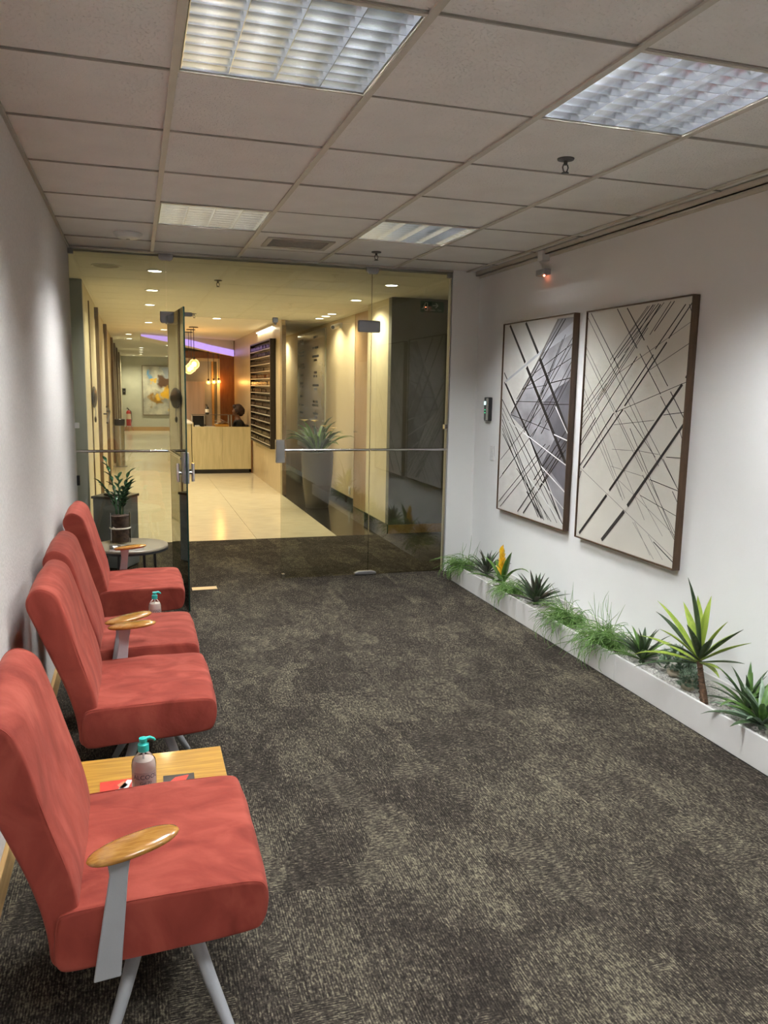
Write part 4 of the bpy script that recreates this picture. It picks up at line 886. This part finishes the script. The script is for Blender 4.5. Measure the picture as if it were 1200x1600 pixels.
# directory panel
r = thing('directory_board', 'tall glossy glass directory board with rows of small lettering', 'sign', (2.73, 0, 0))
MB().box(-.022, -.002, 11.78, 13.9, .55, 2.44).build('glass_board', nmat('board_glass', (.42, .42, .32), .06, var=.08, vscale=2, spec=.9, coat=1.0), r, bevel=.003)
mb = MB(); rng = random.Random(12)
for cY in (13.55, 12.45):
    z = 2.32
    while z > .8:
        for q in range(rng.choice((1, 2, 2))):
            wd = rng.uniform(.18, .52); n_ = int(wd / .045)
            for k in range(n_):
                if rng.random() < .88: mb.box(-.0235, -.022, cY - wd / 2 + k * .045, cY - wd / 2 + k * .045 + .032, z, z + .034)
            z -= .058
        z -= rng.uniform(.06, .14)
mb.build('lettering_rows', nmat('board_ink', (.09, .09, .085), .5), r)
# exit sign
r = thing('exit_sign', 'dark green exit sign with running figure and arrow', 'sign', (2.886, 8.1, 2.362))
sg = nmat('sign_green', (.012, .065, .042), .45, var=.08); sw = nmat('sign_white', (.42, .48, .42), .5)
MB().box(0, .262, -.008, -.001, 0, .112).build('sign_plate', sg, r, bevel=.002)
mb = MB()
def sq(x0, x1, z0, z1): mb.box(x0, x1, -.0095, -.008, z0, z1)
def bar(x0, z0, x1, z1, w):
    t = Vector((x1 - x0, z1 - z0)).normalized(); n = Vector((-t.y, t.x)) * w / 2
    mb.prism([(x0 + n.x, z0 + n.y), (x1 + n.x, z1 + n.y), (x1 - n.x, z1 - n.y), (x0 - n.x, z0 - n.y)], -.0095, -.008, 'y')
sq(.072, .082, .014, .098); sq(.048, .072, .090, .098); sq(.048, .072, .014, .022)
bar(.044, .068, .034, .046, .013); bar(.034, .046, .046, .028, .008); bar(.036, .046, .022, .034, .008); bar(.022, .034, .012, .032, .007); bar(.044, .066, .058, .056, .006); bar(.042, .066, .028, .060, .006)
mb.lathe([(0, 0), (.008, 0), (.008, .0015), (0, .0015)], n=12)
for i in range(len(mb.v) - 48, len(mb.v)): p = mb.v[i]; mb.v[i] = (p[0] + .048, -.0095 + p[2], .080 + p[1])
bar(.135, .070, .190, .070, .009); bar(.170, .094, .196, .070, .010); bar(.170, .046, .196, .070, .010)
mb.build('pictogram', sw, r)
t = text_mb('Saída - Exit', .030); t.v = [(p[0] + .170, -.0096, p[1] + .014) for p in t.v]; t.build('lettering', sw, r)

# ------------------------------------------------------------------ hall left wall items
r = thing('wall_phone', 'black oval wall holder with dangling keys on the cream wall', 'wall holder', (-.439, 9.15, 1.31))
MB().ell((.012, 0, .10), (.028, .26, .115), 24, 12).build('oval_body', black_pl, r, smooth=60)
MB().tube([(.02, -.05, -.005), (.026, -.055, -.05), (.022, -.045, -.10)], .005, 8).build('chain', satin, r, smooth=50)
MB().ell((.02, -.045, -.135), (.012, .05, .035), 12, 8).build('key_fob', black_pl, r, smooth=60)
r = thing('wall_chevron', 'dark chevron shaped bar on the left hall wall', 'wall bar', (-.447, 12.4, 1.02))
for z0, z1 in ((.22, .08), (.0, .10)):
    MB().tube([(.058, -.70, z0), (.058, .52, (z0 + z1) / 2 if False else .115)], .014, 8).build('bar', black_pl, r, smooth=50)
for y in (-.6, .5): MB().tube([(0.0, y, .12), (.058, y, .12)], .010, 8).build('standoff', black_pl, r, smooth=50)
r = thing('steel_bin', 'tall steel cylinder bin with black collar by the left hall wall', 'bin', (-.312, 15.92, 0))
MB().lathe([(0, .012), (.085, .012), (.085, .80), (.0, .80)], n=28).build('bin_body', steel, r, smooth=40)
MB().lathe([(.087, .78), (.098, .79), (.098, .90), (.085, .905), (.07, .86), (0, .86)], n=28).build('collar', black_pl, r, smooth=40)
MB().lathe([(0, 0), (.12, 0), (.12, .010), (.09, .014), (0, .014)], n=28).build('base_plate', satin, r, smooth=40)
r = thing('fire_extinguisher', 'red fire extinguisher on a stand at the end of the hall', 'extinguisher', (-.25, 28.2, 0))
red = nmat('extinguisher_red', (.42, .03, .025), .35, var=.1)
MB().lathe([(0, .20), (.075, .20), (.08, .22), (.08, .62), (.06, .68), (.02, .70), (0, .70)], n=24).build('cylinder', red, r, smooth=50)
MB().lathe([(.081, .40), (.0815, .40), (.0815, .58), (.081, .58)], n=24).build('label_band', nmat('label_pale', (.6, .5, .4), .5), r, smooth=50)
MB().tube([(0, 0, .69), (0, 0, .75)], .015, 10).tube([(0, 0, .74), (-.05, -.02, .79)], .009, 8).tube([(0, 0, .74), (-.07, -.03, .755)], .007, 8).build('valve', black_pl, r, smooth=50)
MB().tube([(0, -.02, .73), (.09, -.05, .66), (.10, -.05, .4), (.09, -.05, .3)], .009, 8).build('hose', black_pl, r, smooth=50)
st = MB()
for a in (.5, 2.6, 4.7): st.tube([(.06 * math.cos(a), .06 * math.sin(a), .20), (.17 * math.cos(a), .17 * math.sin(a), .004)], .008, 8)
st.build('stand', red, r, smooth=50); MB().lathe([(.0, .185), (.088, .185), (.088, .200), (0, .2)], n=20).build('stand_ring', red, r, smooth=40)
r = thing('call_panel', 'small dark panel on the end wall above the extinguisher', 'panel', (-.375, 28.5, 1.22)); MB().box(-.05, .05, -.02, 0, 0, .20).build('plate', black_pl, r, bevel=.004); MB().box(-.015, .015, -.024, -.019, .08, .12).build('button', satin, r, bevel=.003)
pa = thing('abstract_painting', 'large yellow, brown and grey abstract painting on the end wall', 'painting', (.235, 28.5, .55))
cv = MB().box(0, 1.4, -.04, -.002, 0, 1.63).build('canvas', painting_mat(), pa)
fb = MB().box(-.02, 0, -.05, 0, -.02, 1.65).box(1.4, 1.42, -.05, 0, -.02, 1.65).box(0, 1.4, -.05, 0, -.02, 0).box(0, 1.4, -.05, 0, 1.63, 1.65); fb.build('frame', brown, pa)
r = thing('pedestal_bin', 'grey square pedestal bin with black lid behind the glass', 'bin', (-.19, 7.08, 0), math.radians(-26))
MB().box(-.135, .135, -.135, .135, .012, .60).build('body', nmat('slate_grey', (.20, .22, .245), .5, var=.05), r, bevel=.004)
MB().box(-.145, .145, -.145, .145, .60, .622).build('lid', black_pl, r, bevel=.003)
MB().lathe([(0, .622), (.095, .622), (.095, .636), (.08, .640), (.07, .632), (0, .632)], n=28).build('ash_tray', black_pl, r, smooth=40); MB().box(-.12, .12, -.12, .12, 0, .012).build('foot', black_pl, r)

# ------------------------------------------------------------------ big pot
r = thing('floor_pot_plant', 'tall tapered taupe pot with lilies on the granite border', 'potted plant', (2.24, 10.15, 0))
MB().lathe([(0, 0), (.146, 0), (.150, .02), (.178, .22), (.200, .45), (.210, .66), (.208, .73), (.198, .735), (.19, .72), (.188, .68), (0, .68)], n=40).build('pot', nmat('pot_taupe', (.07, .06, .042), .45, var=.06), r, smooth=50)
MB().lathe([(0, .684), (.186, .684), (.15, .695), (0, .70)], n=24).build('soil', nmat('pot_soil', (.04, .03, .02), .9), r, smooth=40)
R_ = random.Random(31)
for i in range(44):
    az = i * 2.4 + R_.uniform(-.2, .2); e = R_.uniform(.75, 1.5); l = R_.uniform(.36, .58)
    solid(leaf_mb(az, e, l, R_.uniform(.035, .06), R_.uniform(.9, 2.0), (.05 * math.cos(az), .05 * math.sin(az), .695), n=7, wp=.6).build('leaf', lf_dark if i % 3 else lf_mid, r, smooth=60))
for (az, e, l) in ((-1.2, 1.15, .40), (-.6, 1.0, .36), (-2.0, 1.2, .46), (.2, .95, .40), (2.8, 1.2, .46)):
    tip = Vector((math.cos(az) * math.cos(e), math.sin(az) * math.cos(e), math.sin(e))) * l + Vector((0, 0, .69))
    MB().tube([(0, 0, .69), tuple(tip)], .004, 6).build('flower_stem', lf_mid, r, smooth=50)
    fl = MB()
    for q in range(6): lm = leaf_mb(q * 1.047 + az, .5, .06, .032, .6, tip, n=4); fl.add(lm.v, lm.f)
    solid(fl.build('flower', nmat('lily_yellow', (.75, .55, .22), .5, var=.1), r, smooth=60))

# ------------------------------------------------------------------ reception desk and its things
dw = wood_mat('desk_wood', (.46, .41, .25), (.58, .52, .34), 3.0, (7, 7, .7), .4)
r = thing('reception_desk', 'pale wood reception desk with dark plinth', 'desk', (0, 14.45, 0))
MB().box(.93, 1.455, 0, .03, .075, .835).build('front_panel', dw, r, bevel=.002); MB().box(1.457, 1.965, 0, .03, .075, .835).build('front_panel', dw, r, bevel=.002)
MB().box(.93, .96, .03, 1.3, .075, .905).build('side_panel', dw, r, bevel=.002); MB().box(.66, .92, .05, 2.2, .075, .88).build('return_cabinet', dw, r, bevel=.002)
MB().box(.63, .94, .02, 2.25, .88, .91).build('return_top', white_pl, r, bevel=.003); MB().box(.70, 1.93, .03, 1.0, 0, .075).build('plinth', black_pl, r)
MB().box(1.967, 1.995, .02, .75, .0, .70).build('end_panel', portal, r); MB().box(.96, 1.96, .03, .72, .715, .745).build('worktop', dw, r)
gs = MB().box(.94, 1.68, .20, .50, 1.035, 1.047).build('counter_shelf', thin_glass and nmat('shelf_glass', (.10, .09, .08), .08, coat=1), r, bevel=.002)
for x in (.955, 1.175, 1.60, 1.65): MB().tube([(x, .30, .745), (x, .30, 1.035)], .014, 10).build('shelf_post', satin, r, smooth=50)
DY = 14.45
r = thing('computer_monitor', 'black monitor turned away on the reception desk', 'monitor', (1.08, DY + .38, .745)); MB().box(-.12, .12, -.012, .012, .035, .27).build('screen', black_pl, r, bevel=.004); MB().box(-.02, .02, .0, .03, .008, .12).build('neck', black_pl, r); MB().box(-.08, .08, -.05, .07, 0, .008).build('foot', black_pl, r, bevel=.002)
r = thing('desk_telephone', 'grey telephone on the reception desk', 'telephone', (1.24, DY + .135, .745)); MB().prism([(-.09, 0), (.09, 0), (.09, .05), (-.09, .10)], -.10, .10, 'x').build('phone_base', grey_paint, r, bevel=.004); MB().tube([(-.07, -.07, .10), (-.07, .0, .115), (-.07, .07, .085)], .018, 10).build('handset', black_pl, r, smooth=50); MB().box(0.0, .08, -.05, .06, .07, .085).build('keypad', black_pl, r)
r = thing('white_mug', 'white mug at the left end of the reception desk', 'mug', (1.03, DY + .14, .745)); MB().lathe([(0, 0), (.036, 0), (.042, .01), (.043, .11), (.039, .11), (.036, .012), (0, .012)], n=20).build('cup', white_pl, r, smooth=50); MB().tube([(.042, 0, .09), (.068, 0, .08), (.066, 0, .04), (.042, 0, .03)], .006, 8).build('handle', white_pl, r, smooth=50)
r = thing('pump_bottle', 'dark pump bottle standing on the reception shelf', 'bottle', (1.225, DY + .34, 1.047)); MB().lathe([(0, 0), (.032, 0), (.034, .01), (.034, .11), (.015, .13), (.013, .14)], n=20).build('body', black_pl, r, smooth=50); MB().lathe([(.0345, .03), (.0352, .03), (.0352, .09), (.0345, .09)], n=20).build('label_band', white_pl, r, smooth=50); MB().tube([(0, 0, .135), (0, 0, .175), (-.03, 0, .172)], .006, 8).build('pump', black_pl, r, smooth=50)
r = thing('document_tray', 'wooden box of papers on the reception desk', 'tray', (1.46, DY + .20, .745)); tb = MB().box(-.11, .11, -.12, -.11, 0, .13).box(-.11, .11, .11, .12, 0, .13).box(-.12, -.11, -.12, .12, 0, .13).box(.11, .12, -.12, .12, 0, .13).box(-.11, .11, -.11, .11, 0, .01); tb.build('box', table_wood, r)
for i in range(6):
    p_ = MB().box(-.10, .10, -.09, .09, 0, .002).xf(Matrix.Rotation(.15 * i - .3, 4, 'Y') @ Matrix.Rotation(.2 * i, 4, 'Z')).build('paper_sheet', pg_m if i % 2 else nmat('paper_peach', (.7, .45, .3), .6), r); p_.location = (-.02 + .01 * i, 0, .135 + .012 * i)

# pendants
globe_em = nmat('bulb_glow', (1, .7, .3), .3, emit=(1, .55, .16), estr=8)
amber = glass_mat('amber_glass', (1.0, .86, .62), 1.12)
_n = amber.node_tree.nodes; _l = amber.node_tree.links; _e = _n.new('ShaderNodeEmission'); _e.inputs[0].default_value = (1, .55, .18, 1); _e.inputs[1].default_value = .35
_a = _n.new('ShaderNodeAddShader'); _m = [k for k in _n if k.type == 'MIX_SHADER'][0]; _l.new(_m.outputs[0], _a.inputs[0]); _l.new(_e.outputs[0], _a.inputs[1]); _l.new(_a.outputs[0], _n['Material Output'].inputs[0])
def pendant(x, y, z, label, grp, power, rad=.085, HC=HC, cr=.075):
    r = thing('pendant_lamp', label, 'pendant lamp', (x, y, HC), 0, grp)
    MB().lathe([(0, 0), (cr, 0), (cr, -.012), (0, -.014)], n=20).build('canopy', black_pl, r, smooth=40)
    MB().tube([(0, 0, -.01), (0, 0, z - HC + rad)], .005, 8).build('cord', black_pl, r, smooth=40)
    MB().lathe([(0, z - HC + rad + .03), (.022, z - HC + rad + .03), (.022, z - HC + rad - .02), (0, z - HC + rad - .02)], n=14).build('socket', black_pl, r, smooth=40)
    MB().ell((0, 0, z - HC), (rad, rad, rad), 24, 14).build('globe', amber, r, smooth=60)
    MB().ell((0, 0, z - HC), (rad * .45, rad * .45, rad * .5), 14, 10).build('bulb', globe_em, r, smooth=60)
    if power: lamp('bulb_light', 'POINT', power, (1, .52, .16), r, (0, 0, z - HC - .0), rad * 1.02)
pendant(.93, 13.6, 1.90, 'nearest glowing globe pendant left of the desk', 'globe pendants over the desk', 0); pendant(.925, 14.2, 1.86, 'middle glowing globe pendant left of the desk', 'globe pendants over the desk', 7); pendant(.93, 14.9, 1.84, 'farthest glowing globe pendant left of the desk', 'globe pendants over the desk', 0)
for i, x in enumerate((1.45, 1.56, 1.66)): pendant(x, 17.07, 1.625 + .01 * i, ('left', 'middle', 'right')[i] + ' small amber pendant in front of the wood portal', 'small amber pendants by the wood portal', 4 if i == 2 else 0, .042, 2.250 - .026 * i, .03)

# ------------------------------------------------------------------ receptionist
skin = nmat('skin', (.11, .052, .03), .5, var=.06); hair = nmat('hair', (.022, .010, .010), .7, var=.3, vscale=40, bump=.6, bscale=60); cloth = nmat('black_cloth', (.008, .008, .010), .8, var=.2)
def skinned(name, verts, edges_, m, parent, root=0, sub=2):
    me = bpy.data.meshes.new(name); bm = bmesh.new(); lay = bm.verts.layers.skin.verify(); vv = [bm.verts.new(v[:3]) for v in verts]
    for a, b in edges_: bm.edges.new((vv[a], vv[b]))
    for i, v in enumerate(vv): v[lay].radius = (verts[i][3], verts[i][4] if len(verts[i]) > 4 else verts[i][3]); v[lay].use_root = (i == root)
    bm.to_mesh(me); bm.free(); me.materials.append(m)
    o = bpy.data.objects.new(name, me); COL.objects.link(o); o.parent = parent
    o.modifiers.new('skin', 'SKIN').use_smooth_shade = True
    s = o.modifiers.new('sub', 'SUBSURF'); s.levels = sub; s.render_levels = sub
    return o
pr = thing('person', 'person in black with dark gathered hair seated behind the desk', 'person', (1.80, 15.02, 0))
# facing -x, seated: pelvis, spine, neck, head, arms to the desk, legs
bv = [(.04, 0, .50, .11, .13), (.03, 0, .66, .095, .12), (.02, 0, .80, .10, .14), (.01, 0, .90, .06, .10), (0, 0, .97, .042), (-.015, 0, 1.02, .045), (-.03, 0, 1.075, .066, .06), (-.028, 0, 1.135, .062, .06), (-.02, 0, 1.18, .035),
      (.01, -.15, .87, .045), (-.07, -.17, .70, .036), (-.26, -.13, .775, .026), (-.32, -.11, .785, .022), (.01, .15, .87, .045), (-.07, .17, .70, .036), (-.26, .13, .775, .026), (-.32, .11, .785, .022),
      (-.08, -.08, .49, .075), (-.30, -.09, .48, .055), (-.28, -.09, .10, .038), (-.40, -.09, .04, .030), (-.08, .08, .49, .075), (-.30, .09, .48, .055), (-.28, .09, .10, .038), (-.40, .09, .04, .030), (-.093, 0, 1.085, .014), (-.085, 0, 1.045, .022)]
be = [(0, 1), (1, 2), (2, 3), (3, 4), (4, 5), (5, 6), (6, 7), (7, 8), (3, 9), (9, 10), (10, 11), (11, 12), (3, 13), (13, 14), (14, 15), (15, 16), (0, 17), (17, 18), (18, 19), (19, 20), (0, 21), (21, 22), (22, 23), (23, 24), (6, 25), (5, 26)]
body = skinned('body', bv, be, skin, pr)
for s in (-1, 1):
    for q in range(4):
        skinned('finger', [(-.325, s * .11 + (q - 1.5) * .013, .782, .008), (-.352, s * .11 + (q - 1.5) * .016, .780, .007), (-.378 + .006 * abs(q - 1), s * .11 + (q - 1.5) * .017, .768, .006)], [(0, 1), (1, 2)], skin, body, 0, 1)
    skinned('thumb', [(-.315, s * .092, .78, .009), (-.333, s * .078, .775, .008), (-.35, s * .072, .768, .007)], [(0, 1), (1, 2)], skin, body, 0, 1)
    MB().ell((-.086, s * .024, 1.098), (.008, .011, .008), 10, 8).build('eye', nmat('eye_white', (.5, .48, .45), .3), body, smooth=60)
    MB().ell((-.02, s * .063, 1.085), (.014, .008, .022), 10, 8).build('ear', skin, body, smooth=60)
MB().ell((-.090, 0, 1.053), (.006, .018, .006), 10, 6).build('mouth', nmat('lips', (.13, .04, .035), .5), body, smooth=60)
cvx = [(.04, 0, .50, .125, .15), (.03, 0, .66, .108, .135), (.02, 0, .80, .112, .155), (.01, 0, .90, .07, .115), (0, 0, .945, .050), (.01, -.155, .875, .056), (-.06, -.175, .71, .046), (-.20, -.145, .755, .036), (.01, .155, .875, .056), (-.06, .175, .71, .046), (-.20, .145, .755, .036), (-.08, -.08, .49, .086), (-.30, -.09, .48, .066), (-.28, -.09, .11, .05), (-.08, .08, .49, .086), (-.30, .09, .48, .066), (-.28, .09, .11, .05)]
skinned('black_clothes', cvx, [(0, 1), (1, 2), (2, 3), (3, 4), (3, 5), (5, 6), (6, 7), (3, 8), (8, 9), (9, 10), (0, 11), (11, 12), (12, 13), (0, 14), (14, 15), (15, 16)], cloth, pr)
mb = MB().ell((.012, 0, 1.125), (.092, .088, .105), 24, 16).ell((.055, 0, 1.10), (.075, .08, .095), 20, 12).ell((-.05, 0, 1.185), (.045, .06, .035), 16, 10)
for i, p in enumerate(mb.v): v_ = Vector(p); mb.v[i] = tuple(v_ + Vector((.02, 0, 0)) * 0 + (v_ - Vector((.02, 0, 1.11))) * .10 * mnoise.noise(v_ * 45))
mb.build('hair', hair, pr, smooth=80)
for s in (-1, 1): skinned('shoe', [(-.26, s * .09, .035, .036), (-.36, s * .09, .03, .034), (-.45, s * .09, .025, .026)], [(0, 1), (1, 2)], black_pl, pr, 0, 1)
r = thing('office_chair', 'dark office chair under the person at the desk', 'chair', (1.83, 15.02, 0))
MB().box(-.20, .10, -.22, .22, .335, .385).build('seat', black_pl, r, bevel=.02); MB().box(.125, .15, -.16, .16, .45, .86).build('backrest', black_pl, r, bevel=.012); MB().tube([(-.05, 0, .05), (-.05, 0, .34)], .025, 12).build('column', satin, r, smooth=50); MB().tube([(.0, 0, .345), (.125, 0, .36), (.135, 0, .50)], .014, 8).build('back_bracket', black_pl, r, smooth=50)
for i in range(5):
    a = i * 1.2566; MB().tube([(-.05, 0, .06), (-.05 + .20 * math.cos(a), .24 * math.sin(a), .028)], [.02, .012], 8).build('foot', satin, r, smooth=50)
